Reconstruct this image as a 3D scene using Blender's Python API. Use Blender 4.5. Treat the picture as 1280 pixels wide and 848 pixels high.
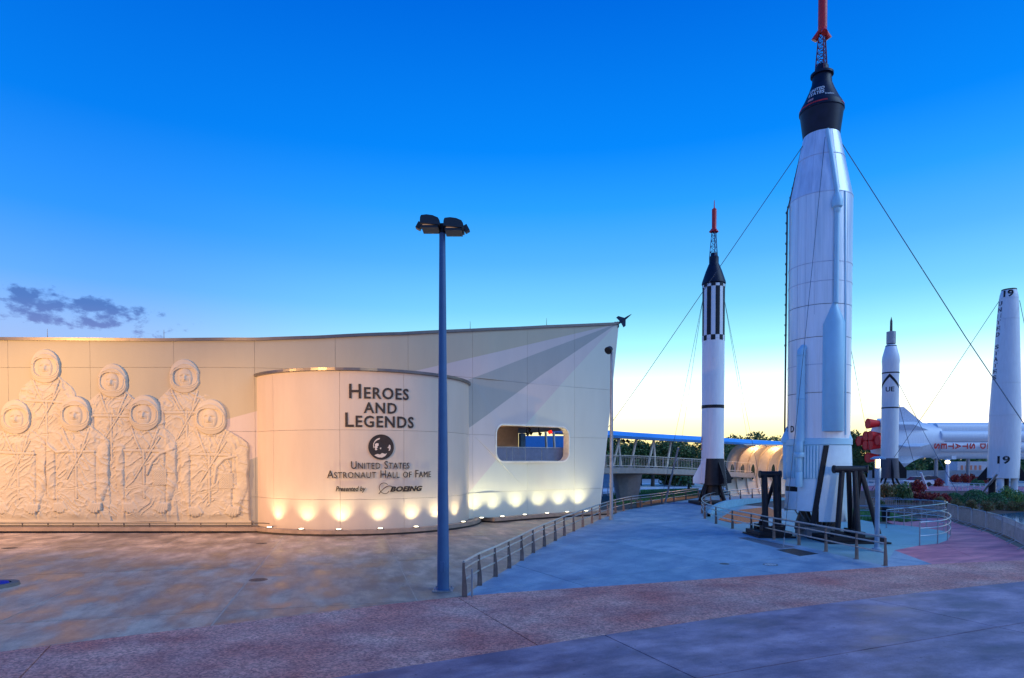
import bpy, math, random
import numpy as np
from mathutils import Vector, Matrix
random.seed(7); np.random.seed(7)
scene = bpy.context.scene
for o in list(bpy.data.objects): bpy.data.objects.remove(o)
COL = scene.collection
R = math.radians

# ------------------------------------------------ camera
EYE = 4.0; FPX = 800.0; TILT = R(-1.3); SHIFT = 0.13215
cd = bpy.data.cameras.new('camera'); cam = bpy.data.objects.new('camera', cd); COL.objects.link(cam)
cam.location = (0, 0, EYE); cam.rotation_euler = (R(90)+TILT, 0, 0)
cd.sensor_width = 36; cd.lens = FPX/1280*36; cd.shift_y = SHIFT; cd.clip_end = 6000; cd.clip_start = .1
scene.camera = cam
scene.view_settings.view_transform = 'Standard'; scene.view_settings.look = 'None'
scene.view_settings.exposure = 0.0; scene.view_settings.gamma = 1
scene.cycles.use_denoising = True
scene.cycles.max_bounces = 6

# ------------------------------------------------ world: dusk sky
def lin(r, g, b):
    f = lambda c: (c/255/12.92) if c/255 <= .04045 else ((c/255+.055)/1.055)**2.4
    return (f(r), f(g), f(b), 1)
w = bpy.data.worlds.new('World'); scene.world = w; w.use_nodes = True
N = w.node_tree.nodes; L = w.node_tree.links; N.clear()
def wn(t, **k):
    n = N.new(t)
    for a, b in k.items(): setattr(n, a, b)
    return n
def wmath(op, a, b=None, c=None):
    n = wn('ShaderNodeMath', operation=op)
    for i, v in enumerate((a, b, c)):
        if v is None: continue
        if isinstance(v, (int, float)): n.inputs[i].default_value = v
        else: L.new(v, n.inputs[i])
    return n.outputs[0]
def wramp(fac, stops):
    n = wn('ShaderNodeValToRGB'); L.new(fac, n.inputs[0]); cr = n.color_ramp
    while len(cr.elements) < len(stops): cr.elements.new(.5)
    for e, (p, c) in zip(cr.elements, stops): e.position = p; e.color = c
    return n.outputs[0]
def wmap(v, a, b, c=0, d=1):
    n = wn('ShaderNodeMapRange', interpolation_type='SMOOTHSTEP'); L.new(v, n.inputs[0])
    for i, x in enumerate((a, b, c, d)): n.inputs[i+1].default_value = x
    return n.outputs[0]
tc = wn('ShaderNodeTexCoord'); nrm = wn('ShaderNodeVectorMath', operation='NORMALIZE'); L.new(tc.outputs['Generated'], nrm.inputs[0])
sx = wn('ShaderNodeSeparateXYZ'); L.new(nrm.outputs[0], sx.inputs[0])
X, Y, Z = sx.outputs
el = wmath('MAXIMUM', Z, 0.0)
GLOW_AZ = R(24)
hl = wmath('SQRT', wmath('ADD', wmath('MULTIPLY', X, X), wmath('MULTIPLY', Y, Y)))
dotg = wmath('DIVIDE', wmath('ADD', wmath('MULTIPLY', X, math.sin(GLOW_AZ)), wmath('MULTIPLY', Y, math.cos(GLOW_AZ))), wmath('MAXIMUM', hl, .001))
glow = wmap(dotg, .52, .95)
cool = wramp(el, [(0, lin(205, 200, 220)), (.10, lin(175, 190, 232)), (.17, lin(150, 188, 245)), (.23, lin(98, 170, 252)),
                  (.31, lin(48, 148, 250)), (.42, lin(6, 124, 236)), (.58, lin(0, 98, 212)), (.8, lin(0, 95, 208)), (1, lin(0, 94, 206))])
warm = wramp(el, [(0, lin(248, 205, 110)), (.03, lin(252, 236, 165)), (.06, lin(255, 248, 205)), (.09, lin(250, 255, 244)), (.125, lin(218, 252, 252)), (.165, lin(165, 238, 252)),
                  (.225, lin(122, 208, 252)), (.29, lin(84, 178, 255)), (.36, lin(40, 156, 255)), (.43, lin(6, 132, 244)), (.58, lin(0, 102, 218)), (.8, lin(0, 95, 208)), (1, lin(0, 94, 206))])
mx = wn('ShaderNodeMix', data_type='RGBA'); L.new(glow, mx.inputs[0]); L.new(cool, mx.inputs[6]); L.new(warm, mx.inputs[7])
sky = mx.outputs[2]
# small broken dusk clouds, low over the left and a pale bank low on the right
nz = wn('ShaderNodeTexNoise'); nz.inputs['Scale'].default_value = 30; nz.inputs['Detail'].default_value = 9; nz.inputs['Roughness'].default_value = .62
sc_ = wn('ShaderNodeVectorMath', operation='MULTIPLY'); L.new(nrm.outputs[0], sc_.inputs[0]); sc_.inputs[1].default_value = (1, 1, 1.7)
L.new(sc_.outputs[0], nz.inputs[0])
nz2 = wn('ShaderNodeTexNoise'); nz2.inputs['Scale'].default_value = 7; nz2.inputs['Detail'].default_value = 3; L.new(sc_.outputs[0], nz2.inputs[0])
az = wmath('ARCTAN2', X, Y)
bandl = wmath('MULTIPLY', wmap(el, .150, .178), wmath('SUBTRACT', 1.0, wmap(el, .195, .240)))
azm = wmath('SUBTRACT', 1.0, wmap(az, -.56, -.38))
cm = wmath('MULTIPLY', bandl, azm)
cn = wmath('ADD', wmath('MULTIPLY', nz.outputs[0], .76), wmath('MULTIPLY', nz2.outputs[0], .24))
thr = wmath('SUBTRACT', .72, wmath('MULTIPLY', cm, .29))
cl = wmath('MULTIPLY', wmath('MULTIPLY', wmap(wmath('SUBTRACT', cn, thr), 0, .12), .85), wmap(cm, .0, .1))
mc = wn('ShaderNodeMix', data_type='RGBA'); L.new(cl, mc.inputs[0]); L.new(sky, mc.inputs[6])
L.new(wramp(el, [(.13, lin(150, 150, 205)), (.165, lin(104, 120, 186)), (.2, lin(70, 108, 180))]), mc.inputs[7])
bandr = wmath('MULTIPLY', wmap(az, .52, .62), wmath('SUBTRACT', 1.0, wmap(el, .05, .12)))
cr_ = wmath('MULTIPLY', bandr, wmap(nz2.outputs[0], .42, .6))
mc2 = wn('ShaderNodeMix', data_type='RGBA'); L.new(cr_, mc2.inputs[0]); L.new(mc.outputs[2], mc2.inputs[6]); mc2.inputs[7].default_value = lin(252, 248, 252)
bg = wn('ShaderNodeBackground'); L.new(mc2.outputs[2], bg.inputs[0]); hb = wmath('MULTIPLY', wmath('MULTIPLY', wmap(dotg, .6, .97), wmath('SUBTRACT', 1.0, wmap(el, .06, .24))), .45)
L.new(wmath('ADD', 1.10, hb), bg.inputs[1])
wo = wn('ShaderNodeOutputWorld'); L.new(bg.outputs[0], wo.inputs[0])

# ------------------------------------------------ added soft blue fill lamp, brightens rockets and ground after sunset
FILL_AZ, FILL_EL = R(108), R(38)
sd = bpy.data.lights.new('dusk_fill', 'SUN'); sd.energy = 1.55; sd.angle = R(40); sd.color = (.52, .78, 1)
so = bpy.data.objects.new('dusk_fill', sd); COL.objects.link(so)
dv = Vector((math.sin(FILL_AZ)*math.cos(FILL_EL), math.cos(FILL_AZ)*math.cos(FILL_EL), math.sin(FILL_EL)))
so.rotation_euler = dv.to_track_quat('Z', 'Y').to_euler(); so.location = dv*50

# ------------------------------------------------ rays from the eye, to survey real positions
RAW = EYE
def ray(px, py):
    xc = (px-640)/FPX; yc = (424-py)/FPX + SHIFT*1280/FPX
    return (xc, math.cos(TILT)-yc*math.sin(TILT), math.sin(TILT)+yc*math.cos(TILT))
def gp(px, py, z=0.0):
    d = ray(px, py); t = (z-EYE)/d[2]; return (d[0]*t, d[1]*t)
def at(px, py, Yd):
    d = ray(px, py); t = Yd/d[1]; return Vector((d[0]*t, Yd, EYE+d[2]*t))
def zy(py, Yd, px=640): return at(px, py, Yd).z

# ------------------------------------------------ materials
MATS = {}
def mat(name, col, rough=.6, metal=0.0, var=.12, scale=3.0, bump=0.0, bscale=40.0, emit=None, estr=0, stretch=None, spec=.5, col2=None, rvar=0.0, spots=None, detail=6, streak=None, lo=.33, hi=.67, gum=None, each=0.0):
    if name in MATS: return MATS[name]
    m = bpy.data.materials.new(name); m.use_nodes = True; nt = m.node_tree; n = nt.nodes; l = nt.links
    b = n['Principled BSDF']; b.inputs['Roughness'].default_value = rough; b.inputs['Metallic'].default_value = metal
    b.inputs['Specular IOR Level'].default_value = spec
    g = n.new('ShaderNodeNewGeometry'); vec = g.outputs['Position']
    if stretch:
        mp = n.new('ShaderNodeMapping'); mp.vector_type = 'TEXTURE'; mp.inputs['Scale'].default_value = [1/q for q in stretch[:3]]
        if len(stretch) > 3: mp.inputs['Rotation'].default_value[2] = stretch[3]
        l.new(vec, mp.inputs[0]); vec = mp.outputs[0]
    t = n.new('ShaderNodeTexNoise'); t.inputs['Scale'].default_value = scale; t.inputs['Detail'].default_value = detail; t.inputs['Roughness'].default_value = .6
    l.new(vec, t.inputs['Vector'])
    cr = n.new('ShaderNodeValToRGB'); cr.color_ramp.elements[0].position = lo; cr.color_ramp.elements[1].position = hi
    c2 = col2 if col2 else tuple(min(1, c*(1+var)) for c in col)
    c1 = tuple(c*(1-var) for c in col) if not col2 else col
    cr.color_ramp.elements[0].color = (*c1, 1); cr.color_ramp.elements[1].color = (*c2, 1)
    l.new(t.outputs[0], cr.inputs[0]); out = cr.outputs[0]
    if streak:   # (scale xyz, turn, dark tint, amount)
        mp2 = n.new('ShaderNodeMapping'); mp2.vector_type = 'TEXTURE'; mp2.inputs['Scale'].default_value = [1/q for q in streak[0]]; mp2.inputs['Rotation'].default_value[2] = streak[1]; l.new(g.outputs['Position'], mp2.inputs[0])
        t3 = n.new('ShaderNodeTexNoise'); t3.inputs['Scale'].default_value = 1; t3.inputs['Detail'].default_value = 7; t3.inputs['Roughness'].default_value = .65; l.new(mp2.outputs[0], t3.inputs['Vector'])
        c4 = n.new('ShaderNodeValToRGB'); c4.color_ramp.elements[0].position = .4; c4.color_ramp.elements[1].position = .6; c4.color_ramp.elements[0].color = (*streak[2], 1); c4.color_ramp.elements[1].color = (1, 1, 1, 1)
        l.new(t3.outputs[0], c4.inputs[0]); m3 = n.new('ShaderNodeMix'); m3.data_type = 'RGBA'; m3.blend_type = 'MULTIPLY'; m3.inputs[0].default_value = streak[3]
        l.new(out, m3.inputs[6]); l.new(c4.outputs[0], m3.inputs[7]); out = m3.outputs[2]
    if spots:   # fine second grain (scale, dark, light, amount)
        v = n.new('ShaderNodeTexVoronoi'); v.inputs['Scale'].default_value = spots[0]; l.new(g.outputs['Position'], v.inputs['Vector'])
        mr = n.new('ShaderNodeSeparateColor'); l.new(v.outputs['Color'], mr.inputs[0])
        c3 = n.new('ShaderNodeValToRGB'); c3.color_ramp.elements[0].color = (*spots[1], 1); c3.color_ramp.elements[1].color = (*spots[2], 1)
        l.new(mr.outputs[0], c3.inputs[0])
        mm = n.new('ShaderNodeMix'); mm.data_type = 'RGBA'; mm.blend_type = 'MULTIPLY'; mm.inputs[0].default_value = spots[3]
        l.new(out, mm.inputs[6]); l.new(c3.outputs[0], mm.inputs[7]); out = mm.outputs[2]
    if each:   # every slab or panel a slightly different tone
        oi = n.new('ShaderNodeObjectInfo'); m5 = n.new('ShaderNodeMapRange'); l.new(oi.outputs['Random'], m5.inputs[0]); m5.inputs[3].default_value = 1-each; m5.inputs[4].default_value = 1
        v5 = n.new('ShaderNodeVectorMath'); v5.operation = 'SCALE'; l.new(out, v5.inputs[0]); l.new(m5.outputs[0], v5.inputs['Scale']); out = v5.outputs[0]
    if gum:   # trodden spots: (scale, radius)
        vg = n.new('ShaderNodeTexVoronoi'); vg.voronoi_dimensions = '2D'; vg.inputs['Scale'].default_value = gum[0]; l.new(g.outputs['Position'], vg.inputs['Vector'])
        cg = n.new('ShaderNodeValToRGB'); cg.color_ramp.elements[0].position = gum[1]*gum[0]; cg.color_ramp.elements[1].position = gum[1]*gum[0]*1.4; cg.color_ramp.elements[0].color = (.35, .33, .33, 1); cg.color_ramp.elements[1].color = (1, 1, 1, 1)
        l.new(vg.outputs['Distance'], cg.inputs[0]); mg = n.new('ShaderNodeMix'); mg.data_type = 'RGBA'; mg.blend_type = 'MULTIPLY'; mg.inputs[0].default_value = .8
        l.new(out, mg.inputs[6]); l.new(cg.outputs[0], mg.inputs[7]); out = mg.outputs[2]
    l.new(out, b.inputs['Base Color'])
    if rvar:
        mr = n.new('ShaderNodeMapRange'); l.new(t.outputs[0], mr.inputs[0]); mr.inputs[1].default_value = .35; mr.inputs[2].default_value = .65
        mr.inputs[3].default_value = max(.05, rough-rvar); mr.inputs[4].default_value = min(1, rough+rvar); l.new(mr.outputs[0], b.inputs['Roughness'])
    if bump:
        t2 = n.new('ShaderNodeTexNoise'); t2.inputs['Scale'].default_value = bscale; t2.inputs['Detail'].default_value = 4; l.new(g.outputs['Position'], t2.inputs['Vector'])
        bp = n.new('ShaderNodeBump'); bp.inputs['Strength'].default_value = bump; bp.inputs['Distance'].default_value = .02
        l.new(t2.outputs[0], bp.inputs['Height']); l.new(bp.outputs[0], b.inputs['Normal'])
    if emit: b.inputs['Emission Color'].default_value = (*emit, 1); b.inputs['Emission Strength'].default_value = estr
    MATS[name] = m; return m

white = mat('white_paint', (.82, .82, .82), .38, var=.06, scale=1.2, stretch=(3, 3, .35))
blk = mat('black_paint', (.012, .013, .018), .5, var=.3, spec=.3)
redp = mat('red_paint', (.62, .025, .02), .4, var=.15)
steel = mat('brushed_steel', (.52, .50, .48), .34, .85, var=.1)
dsteel = mat('dark_bronze_metal', (.10, .085, .075), .5, .4, var=.2)
galv = mat('galvanised_steel', (.32, .34, .38), .45, .7, var=.15)
bluepole = mat('blue_grey_paint', (.045, .12, .25), .45, .1, var=.08)
concrete_w = mat('curb_concrete', (.42, .34, .27), .7, var=.15, scale=2, bump=.2)
tank = mat('pale_tank_skin', (.86, .85, .87), .34, .3, var=.12, scale=.9, stretch=(5, 5, .25), rvar=.06)
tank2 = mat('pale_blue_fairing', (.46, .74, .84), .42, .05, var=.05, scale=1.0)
cableM = mat('cable_steel', (.10, .13, .18), .5, .6)
lampglass = mat('lit_lamp_glass', (.9, .8, .6), .4, emit=(1, .66, .28), estr=2.6)
uplens = mat('lit_uplight_lens', (.9, .9, .8), .3, emit=(1, .9, .6), estr=9)

# ------------------------------------------------ mesh builder
WORLD = {}
def wl(o): return WORLD.get(o.name, Vector((0, 0, 0))) if o else Vector((0, 0, 0))
def tag(o, label=None, cat=None, group=None, kind=None):
    if label: o['label'] = label
    if cat: o['category'] = cat
    if group: o['group'] = group
    if kind: o['kind'] = kind
    return o
def thing(name, label, cat, loc=(0, 0, 0), group=None, kind=None):
    o = bpy.data.objects.new(name, None); COL.objects.link(o); o.location = loc; o.empty_display_size = .3
    WORLD[o.name] = Vector(loc); return tag(o, label, cat, group, kind)
class MB:
    def __init__(s): s.v = []; s.f = []; s.sm = []; s.uv = None
    def add(s, vs, fs, smooth=False):
        b = len(s.v); s.v.extend([tuple(x) for x in vs]); s.f.extend([tuple(i+b for i in f) for f in fs]); s.sm.extend([smooth]*len(fs)); return s
    def box(s, c, d, rz=0.0, M=None):
        hx, hy, hz = d[0]/2, d[1]/2, d[2]/2; vs = []
        for x, y, z in ((-1,-1,-1),(1,-1,-1),(1,1,-1),(-1,1,-1),(-1,-1,1),(1,-1,1),(1,1,1),(-1,1,1)):
            p = Vector((x*hx, y*hy, z*hz))
            if M is not None: p = M @ p
            elif rz: p = Matrix.Rotation(rz, 3, 'Z') @ p
            vs.append(p+Vector(c))
        return s.add(vs, [(0,3,2,1),(4,5,6,7),(0,1,5,4),(1,2,6,5),(2,3,7,6),(3,0,4,7)])
    def bar(s, p, q, w, h):
        p = Vector(p); q = Vector(q); d = q-p; M = d.to_track_quat('Z', 'Y').to_matrix()
        return s.box((p+q)/2, (w, h, d.length), M=M)
    def cyl(s, p, q, r1, r2=None, n=12, cap=True, smooth=True):
        p = Vector(p); q = Vector(q); r2 = r1 if r2 is None else r2; M = (q-p).to_track_quat('Z', 'Y').to_matrix(); vs = []
        for k in range(n):
            a = 2*math.pi*k/n; u = M @ Vector((math.cos(a), math.sin(a), 0)); vs.append(p+u*r1); vs.append(q+u*r2)
        s.add(vs, [(2*k, 2*((k+1) % n), 2*((k+1) % n)+1, 2*k+1) for k in range(n)], smooth)
        if cap:
            b = len(s.v)-2*n
            s.f.append(tuple(b+2*k for k in reversed(range(n)))); s.f.append(tuple(b+2*k+1 for k in range(n))); s.sm += [False, False]
        return s
    def tube(s, pts, r, n=8, close=False):
        pts = [Vector(p) for p in pts]; m = len(pts); rings = []; prev = None
        for i, p in enumerate(pts):
            t = (pts[(i+1) % m]-pts[i-1]) if close else (pts[min(i+1, m-1)]-pts[max(i-1, 0)])
            t.normalize()
            if prev is None: a = t.orthogonal().normalized()
            else: a = (prev-t*prev.dot(t)).normalized()
            prev = a; b = t.cross(a); rr = r[i] if isinstance(r, (list, tuple)) else r
            rings.append([p+a*(rr*math.cos(2*math.pi*k/n))+b*(rr*math.sin(2*math.pi*k/n)) for k in range(n)])
        vs = [v for q in rings for v in q]; fs = []
        for i in range(m if close else m-1):
            j = (i+1) % m
            for k in range(n): fs.append((i*n+k, i*n+(k+1) % n, j*n+(k+1) % n, j*n+k))
        s.add(vs, fs, True)
        if not close:
            b = len(s.v)-m*n; s.f.append(tuple(b+k for k in reversed(range(n)))); s.f.append(tuple(b+(m-1)*n+k for k in range(n))); s.sm += [False, False]
        return s
    def lathe(s, c, prof, n=32, a0=0, a1=2*math.pi, smooth=True):
        full = abs(a1-a0-2*math.pi) < 1e-6; m = n if full else n+1; vs = []
        for r, z in prof:
            for k in range(m):
                a = a0+(a1-a0)*k/n; vs.append((c[0]+r*math.cos(a), c[1]+r*math.sin(a), c[2]+z))
        fs = []
        for i in range(len(prof)-1):
            for k in range(n):
                k2 = (k+1) % m; fs.append((i*m+k, i*m+k2, (i+1)*m+k2, (i+1)*m+k))
        return s.add(vs, fs, smooth)
    def prism(s, poly, z0, z1):
        n = len(poly); ar = sum(poly[i][0]*poly[(i+1) % n][1]-poly[(i+1) % n][0]*poly[i][1] for i in range(n))
        if ar < 0: poly = poly[::-1]
        f0 = z0 if callable(z0) else (lambda x, y: z0); f1 = z1 if callable(z1) else (lambda x, y: z1)
        vs = [(x, y, f0(x, y)) for x, y in poly]+[(x, y, f1(x, y)) for x, y in poly]
        return s.add(vs, [tuple(reversed(range(n))), tuple(range(n, 2*n))]+[(i, (i+1) % n, (i+1) % n+n, i+n) for i in range(n)])
    def mapv(s, fn): s.v = [tuple(fn(Vector(v))) for v in s.v]; return s
    def build(s, name, m, parent=None, autosmooth=True, **k):
        me = bpy.data.meshes.new(name); off = wl(parent)
        me.from_pydata([(v[0]-off.x, v[1]-off.y, v[2]-off.z) for v in s.v], [], s.f)
        me.polygons.foreach_set('use_smooth', s.sm); me.materials.append(m); me.update()
        if any(s.sm): me.set_sharp_from_angle(angle=R(38))
        if s.uv:
            ul = me.uv_layers.new(name='UVMap'); fl = []
            for p in me.polygons:
                for li in p.loop_indices: fl.extend(s.uv[me.loops[li].vertex_index])
            ul.data.foreach_set('uv', fl)
        o = bpy.data.objects.new(name, me); COL.objects.link(o); o.parent = parent
        WORLD[o.name] = off.copy(); return tag(o, **k)
def copy_tree(o, parent=None):
    c = o.copy(); COL.objects.link(c); c.parent = parent
    for ch in list(o.children): copy_tree(ch, c)
    return c
def place(o, loc, rz=0, s=None):
    o.location = loc; o.rotation_euler = (0, 0, rz)
    if s: o.scale = (s, s, s)
    return o
def crom(P, n=8):
    P = [Vector(p) for p in P]; out = []
    for i in range(len(P)-1):
        a = P[max(i-1, 0)]; b = P[i]; c = P[i+1]; d = P[min(i+2, len(P)-1)]
        for k in range(n):
            t = k/n; out.append(.5*((2*b)+(c-a)*t+(2*a-5*b+4*c-d)*t*t+(-a+3*b-3*c+d)*t**3))
    out.append(P[-1]); return out
def text_geo(body, size=1.0, ext=.02, off=0.0, shear=0.0, spacing=1.0, smallcaps=False, xs=1.0, res=3):
    cu = bpy.data.curves.new('lettering_curve', 'FONT'); cu.body = body; cu.size = size; cu.extrude = ext; cu.offset = off; cu.shear = shear
    cu.space_character = spacing; cu.resolution_u = res; cu.small_caps_scale = .78; cu.align_x = 'CENTER'
    if smallcaps:
        for i, ch in enumerate(body): cu.body_format[i].use_small_caps = True
    ob = bpy.data.objects.new('lettering_curve', cu); COL.objects.link(ob)
    dg = bpy.context.evaluated_depsgraph_get(); me = ob.evaluated_get(dg).to_mesh()
    vs = [Vector((v.co.x*xs, v.co.y, v.co.z)) for v in me.vertices]; fs = [tuple(p.vertices) for p in me.polygons]
    ob.evaluated_get(dg).to_mesh_clear(); bpy.data.objects.remove(ob); bpy.data.curves.remove(cu)
    return vs, fs
def islands(vs, fs):
    par = list(range(len(vs)))
    def fd(a):
        while par[a] != a: par[a] = par[par[a]]; a = par[a]
        return a
    # join by position too: extruded text has split caps
    key = {}
    for i, v in enumerate(vs):
        k = (round(v.x, 4), round(v.y, 4)); 
        if k in key: par[fd(i)] = fd(key[k])
        else: key[k] = i
    for f in fs:
        for j in f[1:]: par[fd(j)] = fd(f[0])
    g = {}
    for f in fs: g.setdefault(fd(f[0]), []).append(f)
    out = []
    for fl in g.values():
        ids = sorted({i for f in fl for i in f}); mp = {a: b for b, a in enumerate(ids)}
        out.append(([vs[i] for i in ids], [tuple(mp[i] for i in f) for f in fl]))
    out.sort(key=lambda t: min(v.x for v in t[0])); return out
ORD = ['first', 'second', 'third', 'fourth', 'fifth', 'sixth', 'seventh', 'eighth', 'ninth', 'tenth', 'eleventh', 'twelfth', 'thirteenth', 'fourteenth', 'fifteenth', 'sixteenth', 'seventeenth', 'eighteenth', 'nineteenth', 'twentieth']

# ================================================ GROUND
def area(p): return sum(p[i][0]*p[(i+1) % len(p)][1]-p[(i+1) % len(p)][0]*p[i][1] for i in range(len(p)))/2
def clip(poly, cell):
    out = list(poly)
    if area(cell) < 0: cell = cell[::-1]
    for i in range(len(cell)):
        a = cell[i]; b = cell[(i+1) % len(cell)]; inp = out; out = []
        if not inp: return []
        ins = lambda p: (b[0]-a[0])*(p[1]-a[1])-(b[1]-a[1])*(p[0]-a[0]) >= 0
        for j in range(len(inp)):
            p = inp[j-1]; q = inp[j]; ip = ins(p); iq = ins(q)
            if ip != iq:
                d1 = (b[0]-a[0])*(p[1]-a[1])-(b[1]-a[1])*(p[0]-a[0]); d2 = (b[0]-a[0])*(q[1]-a[1])-(b[1]-a[1])*(q[0]-a[0])
                t = d1/(d1-d2); out.append((p[0]+(q[0]-p[0])*t, p[1]+(q[1]-p[1])*t))
            if iq: out.append(q)
    return out
def slabs(root, region, cw, ch, ang, org, m, top=0.0, gap=.014, name='paving_slab', th=.05, minarea=.3):
    ca, sa = math.cos(ang), math.sin(ang)
    loc = [((p[0]-org[0])*ca+(p[1]-org[1])*sa, -(p[0]-org[0])*sa+(p[1]-org[1])*ca) for p in region]
    x0 = math.floor(min(p[0] for p in loc)/cw); x1 = math.ceil(max(p[0] for p in loc)/cw)
    y0 = math.floor(min(p[1] for p in loc)/ch); y1 = math.ceil(max(p[1] for p in loc)/ch); g = gap/2
    for i in range(x0, x1):
        for j in range(y0, y1):
            c = [(i*cw+g, j*ch+g), ((i+1)*cw-g, j*ch+g), ((i+1)*cw-g, (j+1)*ch-g), (i*cw+g, (j+1)*ch-g)]
            q = clip(loc, c)
            if len(q) < 3 or abs(area(q)) < minarea: continue
            q = [(org[0]+x*ca-y*sa, org[1]+x*sa+y*ca) for x, y in q]
            MB().prism(q, top-th, top).build(name, m, root)

ground_m = mat('far_paving', (.36, .36, .37), .75, var=.15, scale=.3)
MB().prism([(-1800, -200), (1800, -200), (1800, 2500), (-1800, 2500)], -.6, -.07).build('ground', ground_m, kind='structure')

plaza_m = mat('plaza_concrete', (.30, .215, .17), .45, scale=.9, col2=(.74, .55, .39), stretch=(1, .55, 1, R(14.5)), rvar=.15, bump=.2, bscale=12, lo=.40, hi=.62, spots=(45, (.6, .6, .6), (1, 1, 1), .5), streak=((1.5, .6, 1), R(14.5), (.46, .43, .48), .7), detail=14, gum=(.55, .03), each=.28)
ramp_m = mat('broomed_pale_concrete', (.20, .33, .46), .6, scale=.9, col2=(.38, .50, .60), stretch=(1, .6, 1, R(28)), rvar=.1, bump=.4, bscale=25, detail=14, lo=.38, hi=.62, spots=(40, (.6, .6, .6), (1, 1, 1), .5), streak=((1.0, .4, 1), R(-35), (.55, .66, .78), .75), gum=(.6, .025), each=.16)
strip_m = mat('exposed_aggregate', (.85, .25, .18), .7, scale=.4, col2=(.95, .54, .42), bump=1.0, bscale=40, spots=(22, (.22, .14, .17), (1, 1, .95), .75), detail=8, streak=((.4, .8, 1), R(20), (.62, .5, .6), .6))
fore_m = mat('dark_smooth_concrete', (.25, .125, .18), .55, scale=.7, col2=(.54, .36, .42), stretch=(.8, 1.3, 1, R(24)), rvar=.1, bump=.2, bscale=20, detail=10, spots=(40, (.65, .65, .65), (1, 1, 1), .5), streak=((.7, 1.2, 1), R(24), (.5, .5, .62), .8), gum=(.8, .022), each=.2, lo=.38, hi=.62)
pink_m = mat('pink_coloured_concrete', (.42, .09, .15), .6, scale=.5, col2=(.78, .26, .28), stretch=(.5, 1.8, 1), bump=.2, bscale=25, spots=(40, (.7, .7, .7), (1, 1, 1), .4), streak=((.3, 2, 1), R(30), (.5, .45, .6), .7), detail=9)
teal_m = mat('teal_coloured_concrete', (.12, .28, .32), .5, scale=.7, col2=(.28, .46, .50), rvar=.1, bump=.25, bscale=20, detail=12, spots=(40, (.6, .6, .6), (1, 1, 1), .5), gum=(.7, .03), each=.15)
mulch_m = mat('bark_mulch', (.10, .05, .03), .9, var=.5, scale=8, bump=1, bscale=30)
orange_m = mat('orange_mulch', (.75, .20, .05), .9, var=.4, scale=6, bump=1, bscale=20)
grass_m = mat('mown_grass', (.05, .12, .025), .9, var=.45, scale=5, bump=1, bscale=60)
water_m = mat('still_water', (.02, .16, .26), .08, var=.1)

up = [gp(x, y) for x, y in ((-260, 850), (0, 815), (300, 778), (580, 745.5), (800, 730), (1000, 716), (1165, 705.5), (1280, 700.5), (1500, 692))]
lo = [gp(x, y) for x, y in ((-100, 1010), (300, 872), (560, 825), (875, 776), (1080, 749), (1280, 727), (1550, 703))]
def smooth2(P, n=4): return [(p.x, p.y) for p in crom([(a, b, 0) for a, b in P], n)]
up_s = smooth2(up); lo_s = smooth2(lo)
DC = (-9.39, 40.81); DR = 6.64
curbF = [(-42, 34.95), (-28, 34.9), (-15, 34.9)]
a0 = math.atan2(34.98-DC[1], -14.0-DC[0]); a1 = math.atan2(41.2-DC[1], -2.0-DC[0])
CR = 7.42
for k in range(25):
    a = a0+(a1-a0)*k/24; curbF.append((DC[0]+CR*math.cos(a), DC[1]+CR*math.sin(a)))
wallC = [(-44, 37.1), (-30, 36.7), (-20, 36.6), (-14.5, 36.8), (-8, 38.2), (-2.6, 41.1), (0, 43.3), (2.4, 45.15), (6.2, 47.6), (10.5, 50.2)]
W = [Vector((p.x, p.y)) for p in crom([(a, b, 0) for a, b in wallC], 12)]
WL = [0.0]
for i in range(1, len(W)): WL.append(WL[-1]+(W[i]-W[i-1]).length)
def wpt(u, off=0.0, z=0.0):
    u = min(max(u, 0.0), WL[-1]-1e-4)
    import bisect
    i = min(max(bisect.bisect_right(WL, u)-1, 0), len(W)-2); t = (u-WL[i])/(WL[i+1]-WL[i])
    p = W[i].lerp(W[i+1], t)
    def tan(j): return (W[min(j+1, len(W)-1)]-W[max(j-1, 0)]).normalized()
    T = tan(i).lerp(tan(i+1), t).normalized(); n = Vector((T.y, -T.x)); q = p+n*off
    return Vector((q.x, q.y, z))
def u_px(px, off=0.0, zz=4.0):
    a, b = 0.0, WL[-1]
    for _ in range(40):
        m = (a+b)/2; p = wpt(m, off)
        if 640+FPX*p.x/p.y < px: a = m
        else: b = m
    return (a+b)/2
def wz(px, py, off=0.0): return at(px, py, wpt(u_px(px), off).y).z
uS = u_px(603)
UEND0 = u_px(748); UEND1 = u_px(771)
curbR = []
for k in range(16):
    u = uS+(UEND0+.4-uS)*k/15; p = wpt(u, 1.35); curbR.append((p.x, p.y))
curb_front = curbF+curbR

railL_px = [(579.5, 746), (598.6, 732), (618.5, 721), (635.7, 710.5), (651.7, 700.9), (665.9, 691.4), (679.8, 683.4), (693.5, 676.3), (704.8, 670), (716.6, 664.5), (728, 659), (739.5, 654.4), (749.4, 649.7), (759.3, 645.6), (769, 642), (779, 639), (788.8, 636.6), (800, 634.8), (813.5, 633), (827, 630.6), (842, 628), (857, 625.5), (872.6, 622.5), (888, 620.4), (904, 618.8), (920, 617.5)]
railL = [gp(*p) for p in railL_px]
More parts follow.
